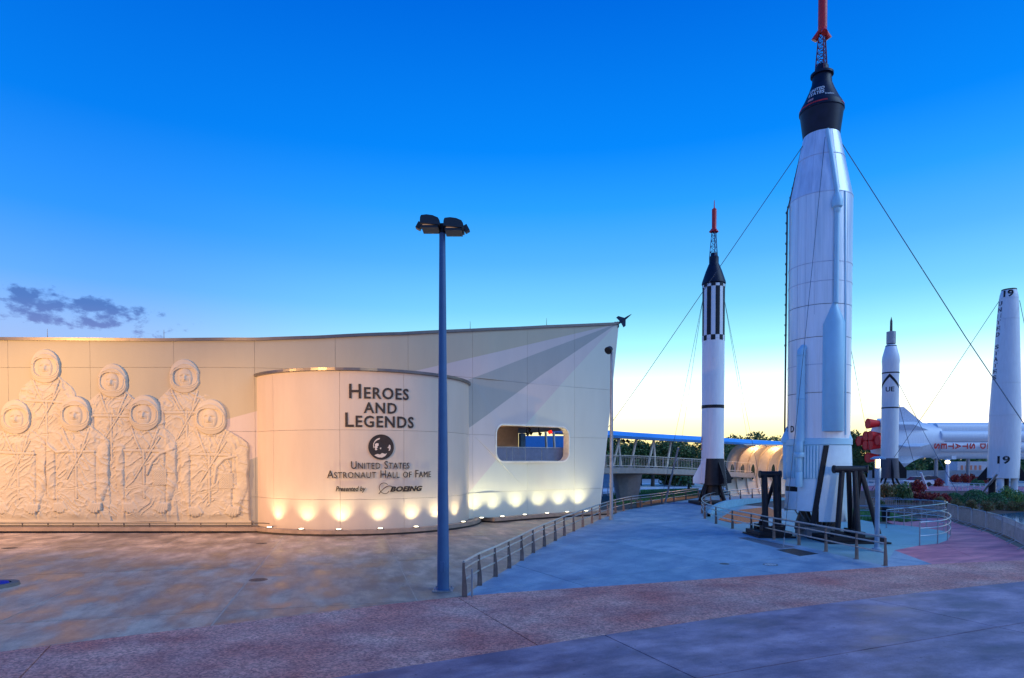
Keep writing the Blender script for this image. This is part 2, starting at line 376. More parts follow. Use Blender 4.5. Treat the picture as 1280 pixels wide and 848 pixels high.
# plaza: left forecourt
root = MB().prism([(-70, -30), (60, -30), (60, 100), (-70, 100)], -.069, -.055).build('paving_bed', mat('joint_filler', (.08, .075, .07), .9), kind='structure')
pz = [gp(-260, 850)]+[p for p in up_s if p[0] > gp(-260, 850)[0]+.1 and p[0] < railL[0][0]-.1]+railL[:15]+[(9.5, 52), (8, 50)]+list(reversed(curb_front))+[(-42, 12)]
plaza = MB().prism([(p[0], p[1]) for p in pz], -.02, -.006).build('plaza', mat('pale_joint_mortar', (.44, .36, .29), .8), kind='structure')
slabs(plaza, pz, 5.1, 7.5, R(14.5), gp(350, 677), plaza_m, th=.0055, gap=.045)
# aggregate strip
sp = up_s+list(reversed(lo_s)); walk = MB().prism([gp(300, 800), gp(900, 745), gp(850, 760)], -.054, -.0505).build('aggregate_walk', strip_m, kind='structure')
slabs(walk, sp, 9.6, 40, R(24), (gp(665, 740)[0], -10), strip_m, name='aggregate_slab', gap=.03)
# near path
fp = [p for p in lo_s]+[(60, 24), (60, -12), (-45, -12)]
near = MB().prism([(0, 4), (10, 4), (10, 10), (0, 10)], -.054, -.0505).build('near_path', fore_m, kind='structure')
slabs(near, fp, 9, 4.3, R(23.5), gp(870, 848), fore_m, name='path_slab', gap=.03)
# ring round the tall rocket
railR_px = [(1106, 707.4), (1070, 699), (1031.7, 689.7), (998, 681.6), (966.7, 674.5), (938.6, 667), (915, 661), (894.5, 655), (880.5, 648.5), (877, 642), (880.5, 636.5), (888, 632.5), (900.6, 629.5), (912, 627.6), (925.4, 626), (940, 624.6), (958, 623.4), (975, 622.4)]
railR = [gp(*p) for p in railR_px]
ringB_px = [(1149.5, 682), (1172, 679.7), (1184.5, 675.6), (1188, 669.5), (1180, 664), (1158, 660.3), (1139.6, 658), (1118, 656), (1096, 654.5), (1070, 653.5)]
ringB = [gp(*p) for p in ringB_px]
rp = railL+[gp(925, 617)]+[gp(975, 620)]+list(reversed(railR))+[gp(1118, 688), gp(1165, 705.4)]+[p for p in reversed(up_s) if railL[0][0] < p[0] < gp(1165, 705)[0]-.1]
ramp = MB().prism([gp(700, 700), gp(850, 690), gp(800, 660)], -.054, -.0505).build('sloping_walk', ramp_m, kind='structure')
slabs(ramp, rp, 7.2, 7.2, R(28), gp(905, 705), ramp_m, gap=.03)
tp = [railR[0]]+railR[1:13]+[gp(960, 634), gp(1060, 646)]+list(reversed(ringB))[1:]+[gp(1118, 688)]
pad = MB().prism([gp(1000, 670), gp(1080, 680), gp(1050, 665)], -.054, -.0505).build('rocket_pad', teal_m, kind='structure')
slabs(pad, tp, 6, 6, R(10), (18, 30), teal_m)
pp = [gp(1118, 688)]+[ringB[0], ringB[1], ringB[2], ringB[3], ringB[4], ringB[5], ringB[6], ringB[7]]+[gp(1100, 648), gp(1178, 648), gp(1200, 656), gp(1235, 666), gp(1281, 688), gp(1320, 697)]+[p for p in reversed(up_s) if p[0] > gp(1165, 705)[0] and p[0] < gp(1320, 699)[0]]+[gp(1165, 705.4)]
pinkp = MB().prism([gp(1200, 690), gp(1250, 690), gp(1220, 680)], -.054, -.0505).build('pink_path', pink_m, kind='structure')
slabs(pinkp, pp, 5.5, 5.5, R(-20), gp(1200, 690), pink_m)
def patch(name, px, m, z=-.04, h=.02, world=None):
    return MB().prism(world or [gp(*p) for p in px], z-h, z).build(name, m, kind='structure')
patch('planting_soil', [(1100, 640), (1180, 646), (1200, 653), (1240, 664), (1290, 684), (1420, 700), (1420, 640), (1300, 618), (1250, 610), (1060, 611), (1060, 640)], mulch_m, -.03)
patch('pool_water', [(1236, 644), (1262, 655), (1300, 672), (1400, 690), (1420, 650), (1300, 638)], water_m, -.012)
patch('far_pink_path', [(1060, 613.5), (1200, 613.5), (1420, 617), (1420, 609.5), (1200, 607.5), (1060, 607.5)], pink_m, -.02)
patch('lawn', [(760, 631), (800, 629), (872, 620), (872, 610), (800, 612), (765, 616)], grass_m, -.035)
patch('orange_planting_bed', [(800, 631.5), (872, 621.5), (880, 616), (820, 619)], orange_m, -.02)
patch('far_lawn', [(1075, 650), (1100, 651), (1130, 654), (1150, 652), (1100, 640), (1060, 637)], grass_m, -.025)
patch('pale_far_path', [(745, 617), (880, 612), (975, 611), (1060, 608), (1060, 603), (745, 604)], mat('pale_far_paving', (.62, .66, .72), .6), -.045)
# orange mulch bed and curved low wall inside the ring
patch('mulch_bed', [(898, 650), (920, 655), (950, 652), (975, 643), (960, 634), (915, 639)], orange_m, .03, .06)

# ================================================ EXHIBIT BUILDING
bpos = wpt(uS); B = thing('exhibit_building', 'long cream concrete exhibit building with round entrance drum and painted rays', 'building', (bpos.x, bpos.y, 0))
TIPU = u_px(769); TIPZ = wz(769, 405.5)
tops = [(-60, 424.5), (0, 424.5), (200, 426), (320, 425.3), (400, 422.5), (500, 418), (590, 413.5), (680, 409), (769, 405.2), (790, 404.3)]
TU = [u_px(a) if a > -50 else 0 for a, b in tops]; TZ = [wz(max(a, -10), b) for a, b in tops]
def ztop(u): return float(np.interp(u, TU, TZ))
def uend(z): return UEND0+(UEND1-UEND0)*z/14.2
def slope(px, py): return (TIPZ-wz(px, py))/(TIPU-u_px(px))
S1 = (slope(560, 454)+slope(318, 509))/2; S2 = (slope(590, 477)+slope(318, 560))/2; S3 = slope(590, 530); S4 = slope(590, 610)
def ray_material():
    m = mat('painted_rays_wall', (.5, .5, .5), .55, bump=.12, bscale=60, var=.16, scale=.7, stretch=(1, 1, .25), each=.06); nt = m.node_tree; n = nt.nodes; l = nt.links
    uvn = n.new('ShaderNodeUVMap'); uvn.uv_map = 'UVMap'; s = n.new('ShaderNodeSeparateXYZ'); l.new(uvn.outputs[0], s.inputs[0])
    def mt(op, a, b):
        q = n.new('ShaderNodeMath'); q.operation = op
        for i, v in enumerate((a, b)):
            if isinstance(v, (int, float)): q.inputs[i].default_value = v
            else: l.new(v, q.inputs[i])
        return q.outputs[0]
    sl = mt('DIVIDE', mt('SUBTRACT', TIPZ, s.outputs[1]), mt('MAXIMUM', mt('SUBTRACT', TIPU, s.outputs[0]), .01))
    fac = mt('MULTIPLY', sl, .5)
    cr = n.new('ShaderNodeValToRGB'); cr.color_ramp.interpolation = 'CONSTANT'; l.new(fac, cr.inputs[0])
    st = [(0, (.40, .355, .27)), (S1/2, (.50, .43, .42)), (S2/2, (.31, .31, .30)), (S3/2, (.54, .47, .45)), (S4/2, (.56, .56, .48))]
    while len(cr.color_ramp.elements) < 5: cr.color_ramp.elements.new(.5)
    for e, (p, c) in zip(cr.color_ramp.elements, st): e.position = min(p, .999); e.color = (*c, 1)
    b = n['Principled BSDF']; old = b.inputs['Base Color'].links[0].from_socket
    mm = n.new('ShaderNodeMix'); mm.data_type = 'RGBA'; mm.blend_type = 'MULTIPLY'; mm.inputs[0].default_value = .45
    sc = n.new('ShaderNodeMix'); sc.data_type = 'RGBA'; sc.blend_type = 'ADD'; sc.inputs[0].default_value = 1; sc.inputs[7].default_value = (.5, .5, .5, 1); l.new(old, sc.inputs[6])
    l.new(cr.outputs[0], mm.inputs[6]); l.new(sc.outputs[2], mm.inputs[7]); l.new(mm.outputs[2], b.inputs['Base Color'])
    return m
rays = ray_material()
core_m = mat('wall_core', (.24, .21, .18), .8)
def wgrid(ua, ub, z0, z1, off0, off1, nu=8, nz=1, uvs=True):
    """curved slab: ua, ub functions of z; z0, z1 functions of u"""
    mb = MB(); uv = []; fu = lambda f, z: f(z) if callable(f) else f
    fz = lambda f, u: f(u) if callable(f) else f
    for off in (off1, off0):
        for j in range(nz+1):
            for i in range(nu+1):
                zz = fz(z0, 0) if not callable(z0) else 0
                zt = fz(z1, fu(ua, 9)+(fu(ub, 9)-fu(ua, 9))*i/nu)
                z = fz(z0, 0)+(zt-fz(z0, 0))*j/nz
                u = fu(ua, z)+(fu(ub, z)-fu(ua, z))*i/nu
                mb.v.append(tuple(wpt(u, off, z))); uv.append((u, z))
    n = (nu+1)*(nz+1); I = lambda s, j, i: s*n+j*(nu+1)+i
    for j in range(nz):
        for i in range(nu):
            mb.f.append((I(0, j, i), I(0, j, i+1), I(0, j+1, i+1), I(0, j+1, i))); mb.f.append((I(1, j, i+1), I(1, j, i), I(1, j+1, i), I(1, j+1, i+1)))
    for i in range(nu):
        mb.f.append((I(1, 0, i), I(1, 0, i+1), I(0, 0, i+1), I(0, 0, i))); mb.f.append((I(0, nz, i), I(0, nz, i+1), I(1, nz, i+1), I(1, nz, i)))
    for j in range(nz):
        mb.f.append((I(0, j, 0), I(0, j+1, 0), I(1, j+1, 0), I(1, j, 0))); mb.f.append((I(0, j, nu), I(1, j, nu), I(1, j+1, nu), I(0, j+1, nu)))
    mb.sm = [False]*len(mb.f); mb.uv = uv; return mb
seams = [0.0, u_px(-200), u_px(-90), u_px(14), u_px(116), u_px(220), u_px(320), u_px(420), u_px(510), u_px(590), u_px(658), u_px(717)]
levels = [.22, 1.87, 5.62, 9.25]
HU0, HU1 = u_px(618), u_px(711); HZ0, HZ1 = wz(665, 578.5), wz(665, 531.5); HR = .72
g = .007
def rrect(u0, u1, z0, z1, r, n=7):
    out = []
    for cx, cz, a in ((u1-r, z1-r, 0), (u0+r, z1-r, 90), (u0+r, z0+r, 180), (u1-r, z0+r, 270)):
        for k in range(n+1): t = R(a+90*k/n); out.append((cx+r*math.cos(t), cz+r*math.sin(t)))
    return out
hole = rrect(HU0, HU1, HZ0, HZ1, HR)
us = u_px(658)
for i in range(len(seams)):
    ua = seams[i]; last = i == len(seams)-1
    ub = (lambda z: uend(z)) if last else seams[i+1]
    for j in range(4):
        z0 = levels[j]+g; z1 = (levels[j+1]-g) if j < 3 else (lambda u: ztop(u))
        if i in (9, 10) and j in (1, 2):
            # panel with a rounded notch for the window opening
            A, Bq = ua+g, seams[i+1]-g; zl, zh = z0, z1; rc = [(A, zl), (Bq, zl), (Bq, zh), (A, zh)]
            cu_, cz_ = (Bq if i == 9 else A), (zh if j == 1 else zl)
            inner = [(max(A, min(Bq, u)), max(zl, min(zh, z))) for u, z in hole]
            q = [p for p in hole if A-1e-6 <= p[0] <= Bq+1e-6 and zl-1e-6 <= p[1] <= zh+1e-6]
            if i == 9: # arc corner at left
                e1 = (Bq, HZ0 if j == 1 else HZ1); e2 = (HU0, cz_)
                arc = sorted(q, key=lambda p: -p[0]); 
                if j == 1: poly = [(A, zl), (Bq, zl), e1]+arc+[e2, (A, zh)]
                else: poly = [(A, zl), e2]+arc[::-1]+[e1, (Bq, zh), (A, zh)]
            else:
                e1 = (A, HZ0 if j == 1 else HZ1); e2 = (HU1, cz_)
                arc = sorted(q, key=lambda p: p[0])
                if j == 1: poly = [(A, zl), (Bq, zl), (Bq, zh), e2]+arc[::-1]+[e1]
                else: poly = [(A, zl)] and [e2, (Bq, zl), (Bq, zh), (A, zh), e1]+arc
            mb = MB().prism(poly, 0.0, .1); mb.uv = [(v[0], v[1]) for v in mb.v]
            mb.v = [tuple(wpt(v[0], v[2], v[1])) for v in mb.v]
            mb.build('wall_panel', rays, B); continue
        uu = ub if last else ub-g
        wgrid(ua+g, uu, z0, z1, 0.0, .1, nz=6 if last else 2).build('wall_panel', rays, B)
core = MB()
for (ua, ub, z0, z1) in ((0, HU0, 0, lambda u: ztop(u)-.05), (HU1, lambda z: uend(z)-.05, 0, lambda u: ztop(u)-.05), (HU0, HU1, 0, HZ0), (HU0, HU1, HZ1, lambda u: ztop(u)-.05)):
    q = wgrid(ua, ub, z0, z1, -.45, -.003, nu=16, nz=5); core.add(q.v, q.f)
core.build('wall_core', core_m, B)
# window frame: ring lining the opening
fr = MB(); n = len(hole); hin = rrect(HU0+.1, HU1-.1, HZ0+.1, HZ1-.1, HR-.1)
for (ring, off) in ((hole, .14), (hin, .14), (hin, -.5), (hole, -.5)): fr.v += [tuple(wpt(u, off, z)) for u, z in ring]
for k in range(n):
    k2 = (k+1) % n
    for a in range(4): b = (a+1) % 4; fr.f.append((a*n+k, a*n+k2, b*n+k2, b*n+k)); fr.sm.append(False)
fr.build('window_frame', mat('pale_frame', (.70, .66, .58), .5), B)
# coping
cope_m = mat('coping_metal', (.15, .13, .13), .3, .7, var=.1)
mb = MB(); us_ = [UEND1*k/90 for k in range(91)]
for u in us_:
    zt = ztop(u)
    for off, dz in ((-.5, -.05), (-.5, .10), (.2, .10), (.2, -.07), (.15, -.07), (.15, -.05)): mb.v.append(tuple(wpt(u, off, zt+dz)))
for i in range(90):
    for k in range(6): mb.f.append((i*6+k, i*6+(k+1) % 6, (i+1)*6+(k+1) % 6, (i+1)*6+k)); mb.sm.append(False)
mb.f += [tuple(range(6)), tuple(reversed(range(540, 546)))]; mb.sm += [False]*2
mb.build('coping', cope_m, B)
# slanted end return
mb = MB()
for k in range(9):
    z = ztop(UEND1)*k/8; u = uend(z); mb.v += [tuple(wpt(u, .1, z)), tuple(wpt(u+.06, .1, z)), tuple(wpt(u+.06, -.6, z)), tuple(wpt(u, -.6, z))]
for k in range(8):
    for a in range(4): b = (a+1) % 4; mb.f.append((4*k+a, 4*k+b, 4*k+4+b, 4*k+4+a)); mb.sm.append(False)
mb.build('end_trim', mat('pale_frame', (.7, .66, .58)), B)
for px in (62, 207, 588, 683):
    u = u_px(px); MB().cyl(wpt(u, 0, ztop(u)+.1), wpt(u, 0, ztop(u)+.62), .018, .008, 6).build('lightning_rod', dsteel, B)
# roof and back walls behind the screen
bk = MB(); pts = [wpt(u, -.5, 0) for u in np.linspace(0, u_px(608), 12)]
poly = [(p.x, p.y) for p in pts]+[(pts[-1].x-4, 62), (-44, 62)]
bk.prism(poly, lambda x, y: 0.0, lambda x, y: 8.6); bk.build('rear_block', mat('rear_render', (.30, .29, .27), .8), B)
# terrace behind the opening
terr = mat('terrace_brown', (.28, .22, .17), .7)
def wbox(ua, ub, oa, ob, za, zb, name, m, parent=B, nu=6): return wgrid(ua, ub, za, zb, oa, ob, nu=nu).build(name, m, parent)
wbox(u_px(612), HU1+4, -12, -.5, HZ0-.45, HZ0-.12, 'terrace_floor', terr)
wbox(u_px(590), HU1+4, -12.5, -.5, HZ1+.02, HZ1+.3, 'terrace_ceiling', mat('terrace_soffit', (.45, .34, .25), .7))
wbox(u_px(596, -4.2), u_px(648, -4.2), -4.6, -4.2, HZ0-.12, HZ1+.02, 'terrace_wall', terr)
for px in (684, 694): MB().cyl(wpt(u_px(px, -9), -9, HZ0-.2), wpt(u_px(px-2, -9), -9, HZ1+.02), .11, n=10).build('terrace_post', mat('cream_column', (.66, .58, .48), .5), B)
for px in (652,): wbox(u_px(px-1, -5), u_px(px+5, -5), -5.3, -5, HZ0-.12, HZ1-.35, 'terrace_blue_panel', mat('blue_panel', (.16, .45, .8), .5))
for px, dz in ((629, .22), (633, .36), (681, .16), (683, .42), (679, .5), (694, .45)):
    u = u_px(px); p = wpt(u, -2.0, HZ1-dz); MB().cyl(p, p+Vector((.18, .02, -.1)), .09, .14, 10).cyl(p, p+Vector((0, 0, dz)), .03, n=6).build('ceiling_spotlight', blk, B)
p = wpt(u_px(698), -1.2, HZ1-.45); MB().cyl(p, p+Vector((.25, -.05, .1)), .12, .12, 12).build('red_beacon', mat('lit_red_lens', (.8, .02, .01), .4, emit=(1, .02, .01), estr=1.5), B)
scr = mat('perforated_screen', (.16, .19, .28), .5); scr.node_tree.nodes['Principled BSDF'].inputs['Alpha'].default_value = .72
zr = wz(665, 559.5)
for a, b in ((619, 625.5), (625.5, 641), (641, 648), (648, 664), (664, 684), (684, 711)):
    wbox(u_px(a)+.04, u_px(b)-.04, -.66, -.64, HZ0-.05, zr-.05, 'screen_panel', scr)
    MB().cyl(wpt(u_px(b), -.66, HZ0-.1), wpt(u_px(b), -.66, zr), .035, n=8).build('rail_post', galv, B)
MB().tube([wpt(u, -.66, zr) for u in np.linspace(HU0-.2, HU1+.2, 8)], .04).build('top_rail', galv, B)
MB().tube([wpt(u, -.66, HZ0+.12) for u in np.linspace(HU0-.2, HU1+.2, 8)], .03).build('bottom_rail', galv, B)
# drum
drum_m = mat('drum_render', (.56, .455, .37), .55, var=.05, scale=.6, bump=.12, bscale=60, stretch=(1, 1, .3), each=.05)
def dang(px, r=DR):
    a, b = R(-178), R(-2)   # front arc, px grows with the angle between tangents
    best = None
    lo_, hi_ = a, b
    pxf = lambda t: 640+FPX*(DC[0]+r*math.cos(t))/(DC[1]+r*math.sin(t))
    ts = np.linspace(R(-175), R(0), 700); v = [pxf(t) for t in ts]; i0 = int(np.argmin(v)); i1 = int(np.argmax(v))
    return float(np.interp(px, v[i0:i1+1], ts[i0:i1+1]))
def dpt(t, r, z): return Vector((DC[0]+r*math.cos(t), DC[1]+r*math.sin(t), z))
DTOP = 8.78
dse = [R(-215), dang(342), dang(425), dang(505), dang(560), R(18)]
dle = [.22, 1.87, 5.6, DTOP]
for i in range(5):
    for j in range(3):
        mb = MB().lathe((DC[0], DC[1], 0), [(DR-.1, dle[j]+g), (DR, dle[j]+g), (DR, dle[j+1]-g), (DR-.1, dle[j+1]-g), (DR-.1, dle[j]+g)], n=14, a0=dse[i]+g/DR, a1=dse[i+1]-g/DR, smooth=False)
        k = 15; mb.f.append((0, k, 2*k, 3*k)); mb.f.append((k-1, 4*k-1, 3*k-1, 2*k-1)); mb.sm += [False]*2
        mb.sm = [False]*len(mb.f)
        mb.build('drum_panel', drum_m, B)
MB().lathe((DC[0], DC[1], 0), [(0.01, 0), (DR-.1, 0), (DR-.1, DTOP-.1), (.01, DTOP-.05)], n=64, smooth=False).build('drum_core', core_m, B)
MB().lathe((DC[0], DC[1], DTOP), [(DR-.3, .01), (DR-.3, .12), (DR+.13, .12), (DR+.13, -.02), (DR, -.05), (DR-.3, .01)], n=96, smooth=False).build('drum_coping', cope_m, B)

# lettering on the drum
letm = mat('dark_letter_metal', (.035, .022, .018), .5, .3, var=.2)
def drum_text(body, pxc, ybase, hpx, wpx, off=0.0, shear=0.0, sc=True, split=True, stand=.015, sp=1.1, name='letter', m=letm):
    vs, fs = text_geo(body, 1.0, .5, off, shear, sp, sc)
    x0 = min(v.x for v in vs); x1 = max(v.x for v in vs); y1 = max(v.y for v in vs)
    t0 = dang(pxc); p = dpt(t0, DR, 0); pxm = FPX/p.y; zb = at(pxc, ybase, p.y).z
    # width on the drum between the two edge directions
    ta, tb = dang(pxc-wpx/2), dang(pxc+wpx/2); wm = (tb-ta)*DR; hm = hpx/pxm
    q = [Vector((((v.x-x0)/(x1-x0)-.5)*wm, v.y/y1*hm, v.z)) for v in vs]; tm = (ta+tb)/2
    fn = lambda v: dpt(tm+v.x/DR, DR+stand+v.z*.03+.015, zb+v.y)
    groups = islands(q, fs)
    if not split:   # gather the letters of a word
        W_ = []
        for gv, gf in groups:
            a = min(v.x for v in gv)
            if W_ and a-max(v.x for v in W_[-1][0]) < hm*.42: b = len(W_[-1][0]); W_[-1] = (W_[-1][0]+gv, W_[-1][1]+[tuple(i+b for i in f) for f in gf])
            else: W_.append((gv, gf))
        groups = W_
    for gv, gf in groups:
        mb = MB().add([fn(v) for v in gv], gf); mb.build(name, m, B)
drum_text('Heroes', 474, 498.5, 17.5, 74, .014)
drum_text('and', 475.5, 516.5, 13, 41, .014)
drum_text('Legends', 474.5, 534, 17.5, 85, .014)
drum_text('United States', 475, 586, 9.5, 72, .0, split=False, stand=.06, name='lettering_word')
drum_text('Astronaut Hall of Fame', 473.5, 597.5, 9.5, 128, .0, split=False, stand=.06, name='lettering_word')
drum_text('Presented by', 438.5, 614, 6, 37, .02, .25, sc=False, split=False, stand=.06, sp=1, name='lettering_word')
drum_text('BOEING', 507, 614, 6.2, 40, .05, .3, sc=False, split=False, stand=.06, sp=1.05, name='logo_lettering')
t0 = dang(480); zc = at(480, 611, dpt(t0, DR, 0).y).z
def dm(x, y, o, t=t0, z=zc): return dpt(t+x/DR, DR+o, z+y)
MB().tube([dm(.26*math.cos(a)*math.cos(.5)-.3*math.sin(a)*math.sin(.5), .26*math.cos(a)*math.sin(.5)+.3*math.sin(a)*math.cos(.5)+.02, .09) for a in np.linspace(.3, 5.3, 22)], .018, 6).tube([dm(-.3+.75*s, -.28+.42*math.sin(s*2.1), .1) for s in np.linspace(0, 1, 12)], .022, 6).build('logo_ring', letm, B)
# medallion
tM = dang(476.5); zM = at(476.5, 559, dpt(tM, DR, 0).y).z; rm = .68
mb = MB(); M_ = 40
for o in (.0, .06): mb.v += [tuple(dm(rm*math.cos(2*math.pi*k/M_), rm*math.sin(2*math.pi*k/M_), o, tM, zM)) for k in range(M_)]
mb.f = [tuple(range(M_, 2*M_)), tuple(reversed(range(M_)))]+[(k, (k+1) % M_, (k+1) % M_+M_, k+M_) for k in range(M_)]; mb.sm = [False]*len(mb.f)
med = mb.build('medallion', letm, B)
silv = mat('pale_medallion_relief', (.62, .50, .42), .5)
def flat(poly, o0=.061, o1=.075):
    mb = MB().prism(poly, o0, o1); mb.v = [tuple(dm(v[0]*rm, v[1]*rm, v[2], tM, zM)) for v in mb.v]; return mb
arc = [(.72*math.cos(a)*.8-.05, .1+.62*math.sin(a)) for a in np.linspace(R(95), R(200), 12)]+[(.66*math.cos(a)*.8-.05, .1+.5*math.sin(a)) for a in np.linspace(R(195), R(100), 12)]
flat(arc).build('helmet_relief', silv, med)
flat([(-.5, .22), (-.38, .3), (-.22, .28), (-.2, .12), (-.3, .05), (-.28, -.05), (-.38, -.12), (-.3, -.2), (-.42, -.28), (-.5, -.2), (-.47, -.08), (-.56, -.03), (-.48, .08)]).build('face_relief', silv, med)
flat([(-.55, -.66), (-.3, -.55), (-.1, -.6), (.05, -.48), (.3, -.55), (.45, -.5), (.3, -.72), (.05, -.84), (-.25, -.82)]).build('collar_relief', silv, med)
flat([(.48, -.05), (.58, .05), (.62, .2), (.72, .12), (.74, -.1), (.66, -.28), (.58, -.3), (.62, -.12)]).build('neck_relief', silv, med)
flat([(-.12, -.1), (-.02, -.02), (.0, -.1), (-.05, -.2)]).build('ear_relief', silv, med)

# curb along the foot of the wall
inner = [(-42, 36.55), (-28, 36.45), (-15, 36.6)]
for k in range(25):
    a = a0+(a1-a0)*k/24; inner.append((DC[0]+(DR-.05)*math.cos(a), DC[1]+(DR-.05)*math.sin(a)))
for k in range(16):
    u = uS+(UEND0+.4-uS)*k/15; p = wpt(u, 0.0); inner.append((p.x, p.y))
def band(path, path2, f0, f1, z0, z1):
    mb = MB(); n = len(path)
    for (a, b) in zip(path, path2):
        p = Vector(a); d = Vector(b)-p; P0 = p+d*f0; P1 = p+d*f1
        for q, z in ((P0, z0), (P0, z1), (P1, z1), (P1, z0)): mb.v.append((q.x, q.y, z))
    for i in range(n-1):
        for k in range(4): k2 = (k+1) % 4; mb.f.append((i*4+k, i*4+k2, i*4+4+k2, i*4+4+k)); mb.sm.append(False)
    mb.f += [(0, 1, 2, 3), (4*n-1, 4*n-2, 4*n-3, 4*n-4)]; mb.sm += [False]*2
    return mb
curb = thing('curb', None, None, (0, 0, 0), kind='structure')
band(curb_front, inner, .1, .6, -.05, .10).build('curb_toe', mat('curb_painted_shadow', (.06, .05, .045), .9), curb)  # recessed toe coloured near black to paint the shadow line under the lip
band(curb_front, inner, 0, .5, .10, .30).build('curb_lip', mat('curb_brown', (.30, .215, .16), .65, var=.2, scale=2), curb)
band(curb_front, inner, .5, 1.0, -.05, .2).build('curb_gutter', mat('gutter_dark', (.20, .17, .15), .8), curb)

# uplights in the curb
upl = []
def uplight(p, toward, label, e=100):
    t = thing('uplight', label, 'uplight', (p.x, p.y, .30), 'uplights in the curb along the wall')
    MB().cyl(p+Vector((0, 0, .30-p.z)), p+Vector((0, 0, .35-p.z)), .15, .14, 14).build('housing', dsteel, t)
    q = Vector((p.x, p.y, .351)); MB().cyl(q, q+Vector((0, 0, .012)), .12, .12, 14).build('lens', uplens, t)
    MB().bar((p.x-.2, p.y, .32), (p.x+.2, p.y, .32), .06, .03).build('mounting_bar', dsteel, t)
    e *= random.uniform(.8, 1.2)
    ld = bpy.data.lights.new('uplight_beam', 'SPOT'); ld.energy = e; ld.spot_size = R(96); ld.spot_blend = 1; ld.color = (1, .88, .50); ld.shadow_soft_size = .06
    lo = bpy.data.objects.new('uplight_beam', ld); COL.objects.link(lo); lo.parent = t; lo.location = (0, 0, .09)
    d = Vector((toward.x-p.x, toward.y-p.y, 1.7)); lo.rotation_euler = (-d).to_track_quat('Z', 'Y').to_euler()
where = ['at the left end under the round drum', 'second from the left under the round drum', 'below the left of the drum lettering', 'below the sponsor line on the drum', 'just left of the tall lamp pole', 'hidden just behind the tall lamp pole', 'where the drum meets the long wall', 'first right of the drum corner', 'under the left end of the window opening', 'under the middle of the window opening', 'under the right end of the window opening', 'near the slanted wall end behind the handrail']
k = 0
for px in (336, 376, 423, 475, 520, 553, 579):
    t = dang(px, 7.22); p = dpt(t, 7.22, 0); uplight(p, dpt(t, DR, 0), 'small lit round uplight '+where[k]+'', 230); k += 1
for px in (602, 628, 656, 684, 709, 733):
    u = u_px(px); u = u_px(px, 1.05); p = wpt(u, 1.05, 0)
    uplight(p, wpt(u, .25, 0), 'small lit round uplight '+(where+['last before the slanted wall end'])[k], 330); k += 1

# low rail before the relief
lr = thing('low_guard_rail', 'low bronze guard rail running along the foot of the astronaut relief', 'railing', (-20, 35.2, .13))
xs = [at(px, 660, 35.15).x for px in (-100, -68, -36, -4, 28, 60, 91.5, 123, 155, 187, 219, 251, 283, 315)]
for x in xs: MB().box((x, 35.15, .13+.2), (.05, .05, .4)).build('post', dsteel, lr)
for z in (.52, .36): MB().tube([(-42, 35.15, z), (-13.7, 35.15, z), (-13.3, 35.0, z-.02)] if z > .5 else [(-42, 35.15, z), (-14, 35.15, z)], .03).build('rail', dsteel, lr)

# ================================================ ASTRONAUT RELIEF
relm = mat('cast_relief_stone', (.52, .45, .35), .62, var=.05, scale=1.5, bump=.25, bscale=35)
relief = MB()
RZ0 = .62
def vnoise(x, y, seed, n=64):
    rs = np.random.RandomState(seed); G = rs.rand(n, n)
    xi = np.floor(x).astype(int); yi = np.floor(y).astype(int); fx = x-xi; fy = y-yi
    fx = fx*fx*(3-2*fx); fy = fy*fy*(3-2*fy); a = G[yi % n, xi % n]; b = G[yi % n, (xi+1) % n]; c = G[(yi+1) % n, xi % n]; d = G[(yi+1) % n, (xi+1) % n]
    return (a*(1-fx)+b*fx)*(1-fy)+(c*(1-fx)+d*fx)*fy
def sstep(a, b, x): t = np.clip((x-a)/(b-a), 0, 1); return t*t*(3-2*t)
def segd(x, y, ax, ay, bx, by):
    vx, vy = bx-ax, by-ay; t = np.clip(((x-ax)*vx+(y-ay)*vy)/(vx*vx+vy*vy), 0, 1); return np.hypot(x-ax-t*vx, y-ay-t*vy)
def plined(x, y, P): return np.minimum.reduce([segd(x, y, *P[i], *P[i+1]) for i in range(len(P)-1)])
def ridge(x, y, s): n = vnoise(x, y, s); return 1-np.abs(2*n-1)
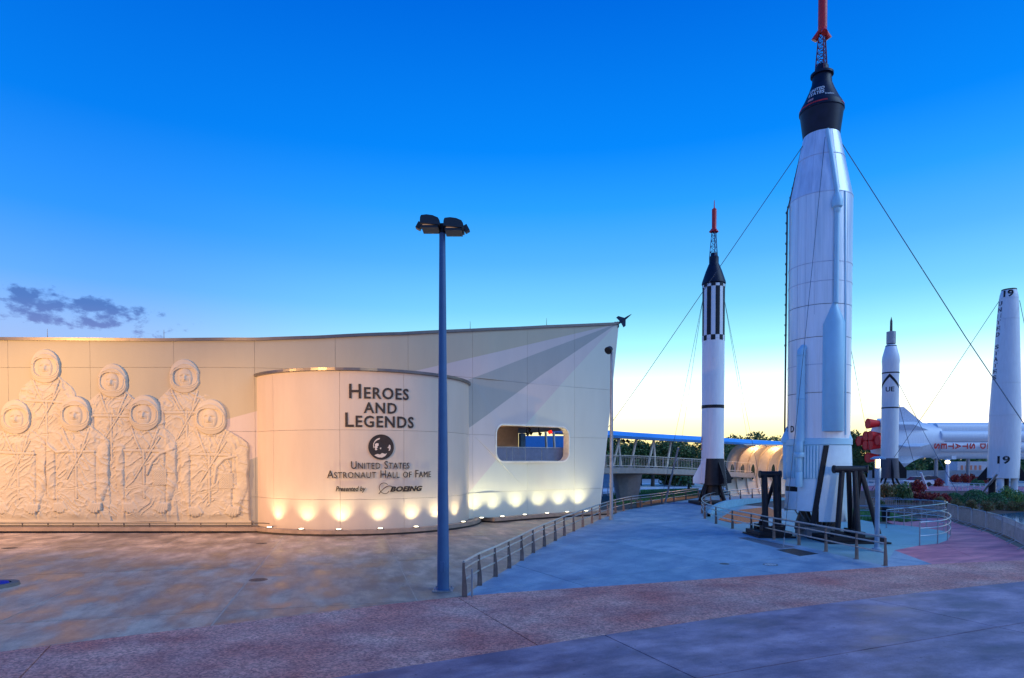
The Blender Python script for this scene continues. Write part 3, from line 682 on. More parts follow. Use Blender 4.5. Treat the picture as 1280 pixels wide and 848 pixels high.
def astronaut(px, py, rpx, base, seed, hands, turn, back, box=False, right=2.0, left=2.0, hose=None):
    rs = np.random.RandomState(seed); yd = 36.55
    c = at(px, py, yd); r = rpx*yd/FPX*1.0; bottom = (c.z-.50)/r; step = .026
    gx = np.arange(-2.75, 2.75, step); gy = np.arange(-bottom, 1.25, step); x, y = np.meshgrid(gx, gy)
    tl = .12*turn; x0_, y0_ = x, y; xh = x*math.cos(tl)+y*math.sin(tl); yh = -x*math.sin(tl)+y*math.cos(tl)
    head = 1-np.hypot(x, y/1.13)
    head = np.maximum(head, 1-np.hypot((x)/1.0, (y+.35)/.85))
    s = sstep(-.7, -1.95, y)
    wr = .92+(right-.92)*s**.65; wl_ = .92+(left-.92)*s**.65
    wob = .1*(vnoise(y*1.6+9, x*0, seed)-.5)
    bw = np.where(x > 0, wr+wob-x, wl_-wob+x)/1.0; bw = np.where(y < -.7, bw, -1)
    low = sstep(-bottom-.0, -bottom+.5, y)
    hands_y = -min(bottom-.55, 5.7)
    h = np.zeros_like(x)
    # trunk, arms
    tor = .30*np.sqrt(np.clip(1-(x/1.55)**2, 0, 1))*sstep(-1.0, -1.8, y)+.12
    sL = (-left+.42, -2.35); sR = (right-.42, -2.35)
    arms = np.zeros_like(x); hd = np.zeros_like(x)
    for sd, (sx_, sy_) in ((-1, sL), (1, sR)):
        el_ = (sx_+sd*.12, -4.1); ha = (sx_-sd*(.15 if not hands else .45), hands_y)
        d = np.minimum(segd(x, y, sx_, sy_, *el_)/.46, segd(x, y, *el_, *ha)/.38)
        arms = np.maximum(arms, .40*np.sqrt(np.clip(1-d*d, 0, 1)))
        cuff = segd(x, y, ha[0]-.36, ha[1]+.3, ha[0]+.36, ha[1]+.22); arms = arms+.07*(1-sstep(.05, .11, cuff))*(arms > 0)
        for f in range(5):
            ang = -1.57+(f-2)*.09-sd*.30; ln = (.40, .50, .52, .48, .34)[f] if f < 5 else .4
            fx0, fy0 = ha[0]+(f-2)*.12, ha[1]-.12; d2 = segd(x, y, fx0, fy0, fx0+ln*math.cos(ang), fy0+ln*math.sin(ang))/.095
            hd = np.maximum(hd, (.46+.2*np.sqrt(np.clip(1-d2*d2, 0, 1)))*(d2 < 1))
        d3 = segd(x, y, ha[0]-sd*.28, ha[1]-.02, ha[0]-sd*.52, ha[1]-.42)/.11; hd = np.maximum(hd, (.46+.18*np.sqrt(np.clip(1-d3*d3, 0, 1)))*(d3 < 1))
    body = np.maximum(tor, arms)
    # cloth folds
    wx = x+.5*vnoise(x*1.2+5, y*1.2+3, seed+1); wy = y+.5*vnoise(x*1.3+1, y*1.1+8, seed+2)
    onarm = sstep(1.2, 1.4, np.abs(x)); sel = sstep(.42, .58, vnoise(x*.8+11, y*.7+7, seed+9))
    f1 = ridge(x*.9+20, (y+.35*np.abs(x)+.25*vnoise(x*1.5, y*1.5, seed+12))*2.6+20, seed+3); f2 = ridge((wx+wy)*1.0+30, (wy-wx)*3.0+30, seed+4); f3 = ridge((wx-wy)*1.0+30, (wy+wx)*3.2+40, seed+5)
    f4 = ridge((wx*.6+wy)*5+20, (wy*1.3-wx)*6+30, seed+6)
    folds = onarm*.19*f1**4+(1-onarm)*(sel*.18*f2**4+(1-sel)*.18*f3**4)+.06*f4**4
    folds = folds*(.45+.55*low)
    body = body-.16*np.exp(-((np.abs(x)-1.30)/.06)**2)*(y < -2.5)
    body = body+folds*(1-.3*low*0)
    def strap(d, w_, hgt): 
        nonlocal body
        k = 1-sstep(w_*.8, w_*1.15, d); body = body*(1-k*.85)+(np.maximum(tor, arms)+hgt*1.9)*k*.85
        groove = np.exp(-((d-w_*1.3)/(w_*.25))**2)*.10; body = body-groove
    dx = .25*turn
    strap(segd(x, y, -.85, -1.0, dx-.1, -2.7), .07, .10); strap(segd(x, y, .85, -1.0, dx+.35, -2.6), .07, .10)
    strap(segd(x, y, -1.25, -2.3-rs.rand()*.2, 1.2, -2.45), .085, .11)
    strap(segd(x, y, dx, -2.4, dx, -5.4), .075, .08)
    strap(np.abs(y+4.75+.12*np.sin(x*2.2+seed))+(np.abs(x) > 1.3), .05, .04)
    strap(segd(x, y, .95, -1.6, dx-.6, -4.2), .055, .1)
    for sgn in ((-1, 1) if seed % 3 == 0 else ()): strap(np.abs(segd(x, y, sgn*.75, -3.7, sgn*.75, -5.2)-.38), .03, .05)
    if box:
        bx, by = .95, -4.1; bm = (np.abs(x-bx) < .42) & (np.abs(y-by) < .5); dots = (np.cos((x-bx)*2*np.pi/.14)*np.cos((y-by)*2*np.pi/.14))
        body = np.where(bm, np.maximum(tor, arms)+.20-.08*(dots > .2), body)
    if hose: 
        d = plined(x, y, hose); body = np.maximum(body, (np.maximum(tor, arms)+.14+.14*np.sqrt(np.clip(1-(d/.085)**2, 0, 1)))*(d < .085))
    body = np.maximum(body, hd)
    body = body*(.35+.65*low)+.03
    edge = sstep(0, .12, bw)
    h = np.where(bw > 0, body*edge, 0)
    # neck ring and helmet
    nk = np.exp(-((np.hypot(x/1.0, (y+.2)/.98)-1.0)/.07)**2)*(y < -.45)*.14
    collar = np.exp(-((y+1.22+.12*x*x)/.07)**2)*(np.abs(x) < .82)*.10
    h = h+collar*(bw > 0)
    hr = np.clip(head, 0, 1)
    helm = .30+.34*np.sqrt(np.clip(1-(1-hr)**2, 0, 1))
    fx_ = xh-.10*turn; fy_ = yh+.12
    e = ((np.abs(fx_)/.76)**2.6+(np.abs(fy_)/.60)**2.6)**(1/2.6)
    rim = np.exp(-((e-1.05)/.045)**2)*.10; rim2 = np.exp(-((e-1.22)/.035)**2)*.09
    brow = np.exp(-((np.hypot(fx_/1.0, (fy_+.28)/1.18)-.98)/.05)**2)*(fy_ > .2)*.12
    helm = helm+rim+rim2+brow+np.exp(-((head-.07)/.03)**2)*.03
    f_ = .36+.34*np.sqrt(np.clip(1-(fx_/.47)**2-((fy_+.04)/.68)**2, 0, 1)); X_ = fx_-.03*turn
    f_ += .24*np.exp(-(X_/.075)**2)*np.exp(-((fy_+.06)/.16)**2)+.10*np.exp(-((X_)/.10)**2-((fy_+.15)/.06)**2)
    f_ -= .20*(np.exp(-((X_-.2)/.115)**2-((fy_-.07)/.07)**2)+np.exp(-((X_+.2)/.115)**2-((fy_-.07)/.07)**2))
    f_ += .09*(np.exp(-((X_-.2)/.05)**2-((fy_-.07)/.03)**2)+np.exp(-((X_+.2)/.05)**2-((fy_-.07)/.03)**2))
    f_ += .055*np.exp(-((fy_-.20-.06*np.cos(X_*9))/.035)**2)*(np.abs(X_) < .32)
    f_ -= .17*np.exp(-((fy_+.31-.25*X_*X_)/.026)**2-(X_/.17)**4); f_ += .035*np.exp(-((fy_+.355)/.03)**2-(X_/.12)**2)+.03*np.exp(-((fy_+.27)/.025)**2-(X_/.13)**2)
    f_ -= .09*(np.exp(-((np.abs(X_)-.24)/.05)**2-((fy_+.25)/.12)**2))
    helm = np.where(e < 1.0, f_, helm)
    hm = head > 0; h = np.where(hm, helm*sstep(0, .06, head)+.05, h); h = np.where((~hm) & (bw > 0), h+nk, h)
    mask = hm | (bw > 0); H = (h*.35*r*.95+base*.5*(sstep(0, .05, np.maximum(head, bw))))
    H = np.where(mask, H, -.04)
    # mesh with unused quads dropped
    ny, nx = x.shape; idx = np.arange(nx*ny).reshape(ny, nx)
    any_ = mask[:-1, :-1] | mask[1:, :-1] | mask[:-1, 1:] | mask[1:, 1:]
    q = np.stack([idx[:-1, :-1][any_], idx[:-1, 1:][any_], idx[1:, 1:][any_], idx[1:, :-1][any_]], 1)
    used = np.unique(q); remap = -np.ones(nx*ny, int); remap[used] = np.arange(len(used)); q = remap[q]
    wx_ = c.x+x.ravel()[used]*r; wz_ = c.z+y.ravel()[used]*r; hh = H.ravel()[used]
    wy_ = np.interp(wx_, [p[0] for p in wallC], [p[1] for p in wallC])-.10-hh
    me = bpy.data.meshes.new('astronaut_figure'); off = WORLD[B.name]+Vector((0, 0, 0))
    co = np.stack([wx_-off.x, wy_-off.y, wz_-off.z], 1).astype(np.float32)
    me.vertices.add(len(co)); me.vertices.foreach_set('co', co.ravel()); me.loops.add(q.size); me.loops.foreach_set('vertex_index', q.ravel().astype(np.int32))
    me.polygons.add(len(q)); me.polygons.foreach_set('loop_start', np.arange(0, q.size, 4).astype(np.int32)); me.polygons.foreach_set('use_smooth', np.ones(len(q), bool))
    me.update(calc_edges=True); me.materials.append(relm)
    o = bpy.data.objects.new('astronaut_figure', me); COL.objects.link(o); o.parent = mural; WORLD[o.name] = off.copy(); return o
mp = MB(); 
mural = band([(-44, 36.6), (-30, 36.3), (-14.9, 36.45)], [(-44, 37), (-30, 36.6), (-14.9, 36.7)], 0, .9, .30, .52).build('astronaut_relief', relm, B)
astronaut(58, 457.5, 18.6, .02, 11, False, .3, True, left=1.9, right=2.1)
astronaut(142.5, 475.5, 18.4, .02, 23, False, -.4, True, left=2.0, right=1.9)
astronaut(231.5, 470, 18.6, .02, 37, False, .6, True, left=1.9, right=2.1)
astronaut(22, 521, 19, .2, 41, True, .6, False, left=2.0, right=2.05)
astronaut(97, 517, 19.4, .24, 53, True, .2, False, left=2.0, right=2.2, hose=[(-1.9, -1.9), (-1.2, -2.5), (-.4, -2.4)])
astronaut(183.5, 516, 19.6, .2, 67, True, -.2, False, box=True, left=1.95, right=2.05, hose=[(1.8, -2.3), (1.0, -2.6), (.5, -3.1), (.15, -3.9)])
astronaut(265, 521, 19.6, .22, 79, True, -.4, False, box=True, left=2.0, right=2.35, hose=[(1.6, -2.5), (.8, -2.7), (.35, -3.2), (.2, -4.2)])

# ================================================ jet model on the tip
tp_ = wpt(TIPU, 0, TIPZ); jt = thing('jet_model', 'small dark jet fighter model climbing from the wall tip', 'jet', tuple(tp_))
ax = Vector((.82, -.1, .57)).normalized(); side = ax.cross(Vector((0, -1, .25))).normalized(); upv = side.cross(ax)
jp = lambda a, s, h=0: tp_+Vector((.12, 0, .0))+ax*(a)+side*s+upv*h
darkj = mat('dark_jet_paint', (.03, .035, .06), .4)
MB().tube([jp(-.05, 0), jp(.3, 0), jp(.75, 0), jp(1.05, 0), jp(1.3, 0)], [.07, .09, .085, .05, .008], 8).build('fuselage', darkj, jt)
for s in (-1, 1):
    m_ = MB(); P4 = [jp(.28, .05*s), jp(.72, .06*s), jp(.42, .48*s), jp(.22, .48*s)]; m_.add([p+upv*d for d in (-.012, .012) for p in P4], [(0, 1, 2, 3), (7, 6, 5, 4), (0, 4, 5, 1), (1, 5, 6, 2), (2, 6, 7, 3), (3, 7, 4, 0)]).build('wing', darkj, jt)
    m_ = MB(); P4 = [jp(-.08, .04*s), jp(.12, .05*s), jp(-.02, .27*s), jp(-.14, .27*s)]; m_.add([p+upv*d for d in (-.01, .01) for p in P4], [(0, 1, 2, 3), (7, 6, 5, 4), (0, 4, 5, 1), (1, 5, 6, 2), (2, 6, 7, 3), (3, 7, 4, 0)]).build('tailplane', darkj, jt)
    m_ = MB(); P4 = [jp(0, .05*s, .04), jp(.22, .05*s, .04), jp(.06, .1*s, .26), jp(-.04, .1*s, .26)]; m_.add([p+side*d for d in (-.01, .01) for p in P4], [(0, 1, 2, 3), (7, 6, 5, 4), (0, 4, 5, 1), (1, 5, 6, 2), (2, 6, 7, 3), (3, 7, 4, 0)]).build('tail_fin', darkj, jt)
MB().cyl(tp_+Vector((-.05, 0, -.1)), jp(.05, 0), .03).build('mount', darkj, jt)

# ================================================ tall lamp pole
bx, by = gp(554, 738); LY = by
lp = thing('lamp_post', 'tall blue lamp pole with twin dark floodlights standing in front of the drum', 'lamp post', (bx, by, 0))
ztp = zy(292, LY); rr = 7.6*LY/FPX
MB().lathe((bx, by, 0), [(rr, 0), (rr*.97, 1), (rr*.72, ztp*.55), (rr*.5, ztp), (0, ztp+.01)], 24).build('pole', bluepole, lp)
MB().lathe((bx, by, 0), [(rr*1.25, 0), (rr*1.25, .04), (rr*1.02, .05)], 24).build('base_collar', bluepole, lp)
MB().cyl((bx, by, ztp), (bx, by, ztp+.28), .11, .09).build('mounting_spigot', blk, lp)
hm_ = mat('floodlight_housing', (.012, .014, .02), .4)
for s in (-1, 1):
    cx = bx+s*.335-(.0 if s < 0 else -.03); cz = zy(281 if s < 0 else 284.5, LY)
    m_ = MB(); prof = [(-.30, -.10), (-.29, .06), (-.26, .13), (-.1, .165), (.08, .16), (.24, .11), (.29, .03), (.29, -.10)]
    vs = [(cx+x, by+yy, cz+z-x*.10) for yy in (-.36, .3) for x, z in prof]; n = len(prof)
    m_.add(vs, [tuple(range(n)), tuple(reversed(range(n, 2*n)))]+[(i, i+n, (i+1) % n+n, (i+1) % n) for i in range(n)]).build('floodlight_head', hm_, lp)
    MB().box((cx-.01, by-.03, cz-.155), (.5, .56, .07)).build('lens_frame', hm_, lp)
    MB().box((cx-.01, by-.03, cz-.105), (.44, .5, .03)).build('lens', mat('warm_lens', (.5, .35, .25), .3, emit=(1, .55, .3), estr=.35), lp)
    ex = cx+s*.36; M3 = Matrix.Rotation(s*-.5, 3, 'Y'); MB().box((ex, by, cz-.05), (.14, .2, .2), M=M3).build('side_spotlight', hm_, lp)
    MB().bar((bx, by, ztp+.22), (cx, by, cz-.02), .08, .05).build('bracket', hm_, lp)

for s_, aim, e in ((1, Vector((2.5, 45, 3.2)), 3800), (-1, Vector((-9, 35, 4)), 1500)):
    q = Vector((bx+s_*.72, by+.2, ztp+.1)); ld = bpy.data.lights.new('side_beam', 'SPOT'); ld.energy = e; ld.color = (1, .84, .5); ld.spot_size = R(44); ld.spot_blend = 1; ld.shadow_soft_size = .1
    lo = bpy.data.objects.new('side_beam', ld); COL.objects.link(lo); lo.parent = lp; lo.location = q-Vector((bx, by, 0)); lo.rotation_euler = (q-aim).to_track_quat('Z', 'Y').to_euler()
MB().box((bx, by, .02), (.62, .62, .03)).build('base_plate', galv, lp)
for a in range(4): t = .785+a*1.571; MB().cyl((bx+.33*math.cos(t), by+.33*math.sin(t), .03), (bx+.33*math.cos(t), by+.33*math.sin(t), .09), .03, n=6).build('anchor_bolt', galv, lp)
MB().box((bx, by-rr*.93, .75), (.13, .05, .3)).build('hand_hole_cover', bluepole, lp)
# the warm floodlights that wash the forecourt: two poles left of the frame
def flood(x, y, h, aim, size, e, label):
    fl = thing('floodlight_post', label, 'lamp post', (x, y, 0))
    MB().lathe((x, y, 0), [(.14, 0), (.1, h-.2), (0, h-.2)], 16).build('pole', bluepole, fl)
    MB().box((x, y-.25, h+.1), (.8, .5, .3)).build('floodlight_head', hm_, fl)
    sl = bpy.data.lights.new('warm_beam', 'SPOT'); sl.energy = e; sl.color = (1, .54, .16); sl.spot_size = R(size); sl.spot_blend = .8; sl.shadow_soft_size = .2
    slo = bpy.data.objects.new('warm_beam', sl); COL.objects.link(slo); slo.parent = fl; slo.location = (0, .3, h-.1)
    slo.rotation_euler = (Vector((x, y+.3, h-.1))-Vector(aim)).to_track_quat('Z', 'Y').to_euler()
flood(-35, 20, 11, (-24, 36.5, 3.2), 74, 27000, 'floodlight pole beyond the left edge raking the astronaut relief')
flood(-21, 14, 11, (-10.5, 35, 3.5), 54, 19000, 'floodlight pole beyond the left edge washing the round drum')

# thin pole at the wall end
sx_, sy_ = gp(764, 650); tp2 = thing('slim_lamp_post', 'slim grey pole with one small dark floodlight beside the slanted wall end', 'lamp post', (sx_, sy_, 0))
zt = zy(440, sy_); MB().lathe((sx_, sy_, 0), [(.16, 0), (.15, .1), (.12, .12), (.115, 6), (.085, zt), (0, zt)], 16).build('pole', galv, tp2)
MB().cyl((sx_-.12, sy_-.1, zt+.18), (sx_-.3, sy_-.3, zt+.02), .2, .26, 12).build('floodlight_head', blk, tp2)
MB().cyl((sx_, sy_, zt), (sx_-.12, sy_-.1, zt+.2), .05).build('bracket', blk, tp2)

# ================================================ handrails
bladeM = mat('bronze_rail_post', (.22, .17, .15), .45, .6, var=.2); railM = mat('steel_rail', (.42, .46, .50), .3, .85)
def railing(root, pts, posts, hs=(1.05, .80, .45), zf=lambda i: 0, blade=True, lean=.06, rr=.032):
    n = len(pts)
    for i, (x, y) in enumerate(posts):
        a = Vector(pts[max(i-1, 0)]) if posts is pts else None
        j = min(range(n), key=lambda k: (pts[k][0]-x)**2+(pts[k][1]-y)**2)
        T = (Vector(pts[min(j+1, n-1)])-Vector(pts[max(j-1, 0)])).normalized(); nn = Vector((T.y, -T.x)); z0 = zf(j); m_ = MB()
        if blade:
            prof = [(-.05, 0), (.11, 0), (.10, .3), (.06, .65), (.0, .98), (-.03, .98), (-.04, .6)]
            vs = []
            for s in (-.011, .011):
                for u, z in prof: p = Vector((x, y))+nn*(u)+T*s; vs.append((p.x, p.y, z0+z*hs[0]/1.0))
            k = len(prof); m_.add(vs, [tuple(range(k)), tuple(reversed(range(k, 2*k)))]+[(a_, a_+k, (a_+1) % k+k, (a_+1) % k) for a_ in range(k)])
            m_.box((x, y, z0+.006), (.16, .16, .012))
            m_2 = MB()
            for s in (.03,): m_.box((x+nn.x*.02, y+nn.y*.02, z0+hs[0]/2), (.05, .05, hs[0]-.05))
        else: m_.cyl((x, y, z0), (x, y, z0+hs[0]-.02), .027, n=8); m_.cyl((x, y, z0), (x, y, z0+.015), .07, n=10)
        m_.build('post', bladeM if blade else galv, root)
    P = crom([(p[0], p[1], zf(i)) for i, p in enumerate(pts)], 4)
    for k, h in enumerate(hs): MB().tube([(p.x, p.y, p.z+h) for p in P], rr*(1 if k == 0 else .8), 8).build('rail', railM, root)
hl_ = thing('handrail', 'long steel handrail with bronze blade posts running from the near edge to the bridge', 'railing', (railL[0][0], railL[0][1], 0))
railing(hl_, railL, railL, (1.02, .82, .48), rr=.036)
p0 = railL[0]; MB().cyl((p0[0]+.25, p0[1]-.05, 0), (p0[0]+.25, p0[1]-.05, .82), .03, n=8).build('end_post', galv, hl_)
hr_ = thing('handrail', 'curving steel handrail sweeping round the near side of the tall white rocket', 'railing', (railR[0][0], railR[0][1], 0))
railing(hr_, railR, railR, (1.08, .84, .5), rr=.042)
hb_ = thing('handrail', 'low oval steel handrail looping behind the tall rocket beside the pink path', 'railing', (ringB[0][0], ringB[0][1], 0))
railing(hb_, ringB, ringB, (1.08, .80, .45), blade=False, rr=.03)

# second outer loop of the oval rail
rb2 = [gp(*p) for p in ((1108, 660), (1130, 657), (1152, 653.5), (1172, 650.5), (1184, 647.5), (1178, 645), (1150, 643.2), (1120, 642), (1095, 641.5))]
h2 = thing('handrail', 'far steel handrail loop in front of the crowd barriers', 'railing', (rb2[0][0], rb2[0][1], 0)); railing(h2, rb2, rb2, (1.05, .6), blade=False, rr=.028)
# curved low wall inside ring
wal = [gp(*p) for p in ((886, 646), (893, 640), (908, 635), (930, 631), (955, 627.5), (985, 625))]
lw = MB(); P = crom([(p[0], p[1], 0) for p in wal], 5)
for i, p in enumerate(P):
    t = (P[min(i+1, len(P)-1)]-P[max(i-1, 0)]).normalized(); n_ = Vector((t.y, -t.x, 0)); hgt = .25+.35*math.sin(math.pi*min(1, i/len(P)*1.2))
    lw.v += [tuple(p+n_*.12), tuple(p+n_*.12+Vector((0, 0, hgt))), tuple(p-n_*.12+Vector((0, 0, hgt))), tuple(p-n_*.12)]
for i in range(len(P)-1):
    for k in range(4): lw.f.append((i*4+k, i*4+(k+1) % 4, i*4+4+(k+1) % 4, i*4+4+k)); lw.sm.append(False)
tag(lw.build('low_wall', mat('teal_painted_wall', (.20, .40, .50), .6)), 'low curved blue-grey kerb wall inside the rocket railing', 'wall')

# ================================================ ROCKETS
def cyl_text(body, C, r, t0, z, h, wtot, m, parent, zrot=False, name='lettering_line', vertical=False, flip=False, off=.02, hy=None):
    """letters on a cylinder round C; t0 angle, z base"""
    if vertical:
        n = len(body); lh = h/n
        for i, ch in enumerate(body):
            if ch == ' ': continue
            cyl_text(ch, C, r, t0, z-(i+.85)*lh, lh*.7, wtot, m, parent, name='letter', off=off)
        return
    vs, fs = text_geo(body, 1, .3, off); x0 = min(v.x for v in vs); x1 = max(v.x for v in vs); y0 = min(v.y for v in vs); y1 = max(v.y for v in vs)
    out = []
    for v in vs:
        u = ((v.x-x0)/(x1-x0)-.5)*wtot; q = (v.y-y0)/(y1-y0)*h
        if flip: u = -u; q = h-q
        rad = r(z+q) if callable(r) else r
        t = t0+u/rad; rad += .012+v.z*.02; out.append((C[0]+rad*math.cos(t), C[1]+rad*math.sin(t), z+q))
    MB().add(out, fs).build(name, m, parent)
def facing(C): return math.atan2(-C[1], -C[0])   # angle towards the eye
# ---- tall rocket
AY = 33.5; ac = at(1021.5, 648, AY); AX = ac.x; AC = (AX, AY); fa = facing(AC)
za = lambda py: zy(py, AY)
def cx_at(py): return AX+(at(1026, 172, AY).x-at(1021.5, 648, AY).x)*0
rk = thing('rocket', 'tallest white rocket with black capsule on top standing inside the curved railing', 'rocket', (AX, AY, 0))
RB = 1.50
zs = [za(y) for y in (560, 494, 427, 388, 337, 253)]
for i in range(5):
    a, b = zs[i]+.012, zs[i+1]-.012
    MB().lathe((AX, AY, 0), [(RB-.03, a), (RB, a+.004), (RB, b-.004), (RB-.03, b)], 64).build('tank_section', tank, rk)
zc0, zc1, zc2 = za(253), za(203), za(171); rt = lambda z: float(np.interp(z, [zc0, zc2], [RB, .86]))
for a, b in ((zc0, zc1), (zc1, zc2)): MB().lathe((AX, AY, 0), [(rt(a)-.03, a+.012), (rt(a), a+.016), (rt(b), b-.016), (rt(b)-.03, b-.012)], 64).build('tapered_tank_section', tank, rk)
MB().lathe((AX, AY, 0), [(RB-.05, zs[0]-1), (RB-.05, zc0), (.8, zc2-.05), (0, zc2)], 48).build('inner_tank', core_m, rk)
for y in (203, 253, 360, 337, 460): z = za(y); q = rt(z) if z > zc0 else RB; MB().lathe((AX, AY, 0), [(q, z-.02), (q+.014, z-.015), (q+.014, z+.015), (q, z+.02)], 64).build('seam_band', mat('seam_grey', (.62, .63, .70), .5), rk)
# vertical welds
for da, y0, y1 in ((-.75, 253, 550), (-.15, 253, 400), (.95, 253, 550), (-.3, 172, 250), (.6, 172, 250), (-.45, 253, 545)):
    t = fa+da; m_ = MB(); rr_ = lambda z: (rt(z) if z > zc0 else RB)+.004
    m_.bar((AX+rr_(za(y1))*math.cos(t), AY+rr_(za(y1))*math.sin(t), za(y1)), (AX+rr_(za(y0))*math.cos(t), AY+rr_(za(y0))*math.sin(t), za(y0)), .012, .012).build('weld_seam', mat('seam_grey', (.4, .42, .5)), rk)
# capsule
capm = mat('black_capsule', (.008, .010, .03), .45, 0, var=.25, spec=.3); zz = [za(y) for y in (171, 142, 134, 115, 103, 96, 92, 84, 82)]
MB().lathe((AX, AY, 0), [(.88, zz[0]), (1.03, zz[1])], 48).build('capsule_adapter', capm, rk)
MB().lathe((AX, AY, 0), [(1.03, zz[1]+.005), (1.07, zz[1]+.03), (1.07, zz[1]+.12), (1.0, zz[2])], 48).build('heat_shield_ring', capm, rk)
MB().lathe((AX, AY, 0), [(1.0, zz[2]), (.84, (zz[2]+zz[3])/2-.1), (.62, zz[3]), (.48, zz[4]-.1), (.45, zz[5])], 48).build('capsule', capm, rk)
MB().lathe((AX, AY, 0), [(.45, zz[5]), (.55, zz[5]+.02), (.55, zz[5]+.13), (.42, zz[6])], 32).build('tower_ring', capm, rk)
MB().lathe((AX, AY, 0), [(.31, zz[6]-.03), (.31, zz[7]), (.25, zz[8]), (0, zz[8]+.02)], 24).build('antenna_canister', capm, rk)
MB().lathe((AX, AY, 0), [(1.05, zz[1]+.12), (1.075, zz[1]+.14), (1.06, zz[1]+.2), (1.03, zz[1]+.22)], 48, a0=fa-1.5, a1=fa+.25).build('red_clamp_band', redp, rk)
MB().lathe((AX, AY, 0), [(1.05, zz[1]+.12), (1.075, zz[1]+.14), (1.06, zz[1]+.2), (1.03, zz[1]+.22)], 12, a0=fa+1.0, a1=fa+1.4).build('red_clamp_band', redp, rk)
rc = lambda z: float(np.interp(z, [zz[2], (zz[2]+zz[3])/2-.1, zz[3]], [1.0, .84, .62]))
whl = mat('white_lettering', (.8, .8, .8), .5)
zt_ = za(124); cyl_text('UNITED', AC, rc, fa-.35, za(121), .19, .72, whl, rk); cyl_text('STATES', AC, rc, fa-.35, za(127), .19, .78, whl, rk)
def curved_patch(C, r, t, wd, z0, z1, m, name, parent, off=.02, n=6):
    m_ = MB(); 
    for i in range(n+1):
        tt = t-wd/2+wd*i/n
        for z in (z0, z1): rr_ = (r(z) if callable(r) else r)+off; m_.v.append((C[0]+rr_*math.cos(tt), C[1]+rr_*math.sin(tt), z))
    for i in range(n): m_.f.append((2*i, 2*i+2, 2*i+3, 2*i+1)); m_.sm.append(True)
    return m_.build(name, m, parent)
curved_patch(AC, rc, fa-.55, .28, za(134.5), za(131), whl, 'flag_panel', rk)
for k in range(3): z = za(134.3)+k*.055; curved_patch(AC, rc, fa-.55, .28, z, z+.025, redp, 'flag_stripe', rk, off=.024)
cyl_text('Freedom', AC, rc, fa+.42, za(130), .12, .42, whl, rk, off=.0)
# lattice tower and escape motor
trm = mat('dark_red_lattice', (.16, .02, .04), .5)
zt0, zt1 = zz[5]+.1, za(44)
c3 = [(math.cos(a+.3), math.sin(a+.3)) for a in (0, 2.094, 4.189)]; tw = MB()
rT = lambda f: .36-.17*f
for a, b in c3: tw.cyl((AX+a*rT(0), AY+b*rT(0), zt0), (AX+a*rT(1), AY+b*rT(1), zt1), .028, n=6)
for k in range(7):
    f0, f1 = k/7, (k+1)/7
    for i in range(3):
        p, q = c3[i], c3[(i+1) % 3]; P = lambda c, f: Vector((AX+c[0]*rT(f), AY+c[1]*rT(f), zt0+(zt1-zt0)*f))
        tw.cyl(P(p, f1), P(q, f1), .014, n=5, cap=False); tw.cyl(P(p, f0), P(q, f1), .012, n=5, cap=False); tw.cyl(P(q, f0), P(p, f1), .012, n=5, cap=False)
tw.build('lattice_tower', trm, rk)
zt2 = za(-30)
MB().lathe((AX, AY, 0), [(.12, zt1+.1), (.2, zt1+.2), (.215, zt1+.35), (.215, zt2), (.1, zt2+.5), (0, zt2+.6)], 24).build('escape_motor', redp, rk)
for a, b in c3:
    MB().cyl((AX+a*.12, AY+b*.12, zt1+.3), (AX+a*.4, AY+b*.4, zt1-.12), .09, .16, 12).build('escape_nozzle', redp, rk)
# pipes, pods, ladder
tpod = fa+.18
def rim(t, r, z): return Vector((AX+r*math.cos(t), AY+r*math.sin(t), z))
def px_ang(px, py, r=RB):   # angle on the near side that shows at px
    ts = np.linspace(fa-1.45, fa+1.45, 300); v = [640+FPX*(AX+r*math.cos(t))/(AY+r*math.sin(t)) for t in ts]; return float(np.interp(px, v, ts))
tp1 = px_ang(1044, 460, 1.7)
podr = .50
def halfpod(t, rcen, r, z0, z1, ztopc, name, m):
    c = rim(t, rcen, 0); MB().lathe((c.x, c.y, 0), [(r*.96, z0), (r, z0+.03), (r, z1), (r*.16, ztopc), (0, ztopc)], 28).build(name, m, rk)
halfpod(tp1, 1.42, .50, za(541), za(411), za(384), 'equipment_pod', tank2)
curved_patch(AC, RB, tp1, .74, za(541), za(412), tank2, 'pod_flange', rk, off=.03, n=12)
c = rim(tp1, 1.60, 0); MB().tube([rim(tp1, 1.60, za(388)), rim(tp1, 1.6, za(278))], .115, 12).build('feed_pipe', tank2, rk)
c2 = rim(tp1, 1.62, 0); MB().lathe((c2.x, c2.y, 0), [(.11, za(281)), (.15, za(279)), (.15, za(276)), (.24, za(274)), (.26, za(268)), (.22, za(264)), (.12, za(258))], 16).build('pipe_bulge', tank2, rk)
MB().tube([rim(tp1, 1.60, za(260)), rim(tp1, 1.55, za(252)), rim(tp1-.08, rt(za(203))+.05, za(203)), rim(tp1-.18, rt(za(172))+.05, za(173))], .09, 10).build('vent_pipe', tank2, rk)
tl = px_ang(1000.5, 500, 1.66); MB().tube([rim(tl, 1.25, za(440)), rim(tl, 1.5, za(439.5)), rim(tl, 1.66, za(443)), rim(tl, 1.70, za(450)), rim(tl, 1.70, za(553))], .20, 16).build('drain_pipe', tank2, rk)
for y in (448, 501): p = rim(tl, 1.70, za(y)); MB().lathe((p.x, p.y, p.z), [(.2, -.03), (.225, -.02), (.225, .02), (.2, .03)], 16).build('pipe_collar', tank2, rk)
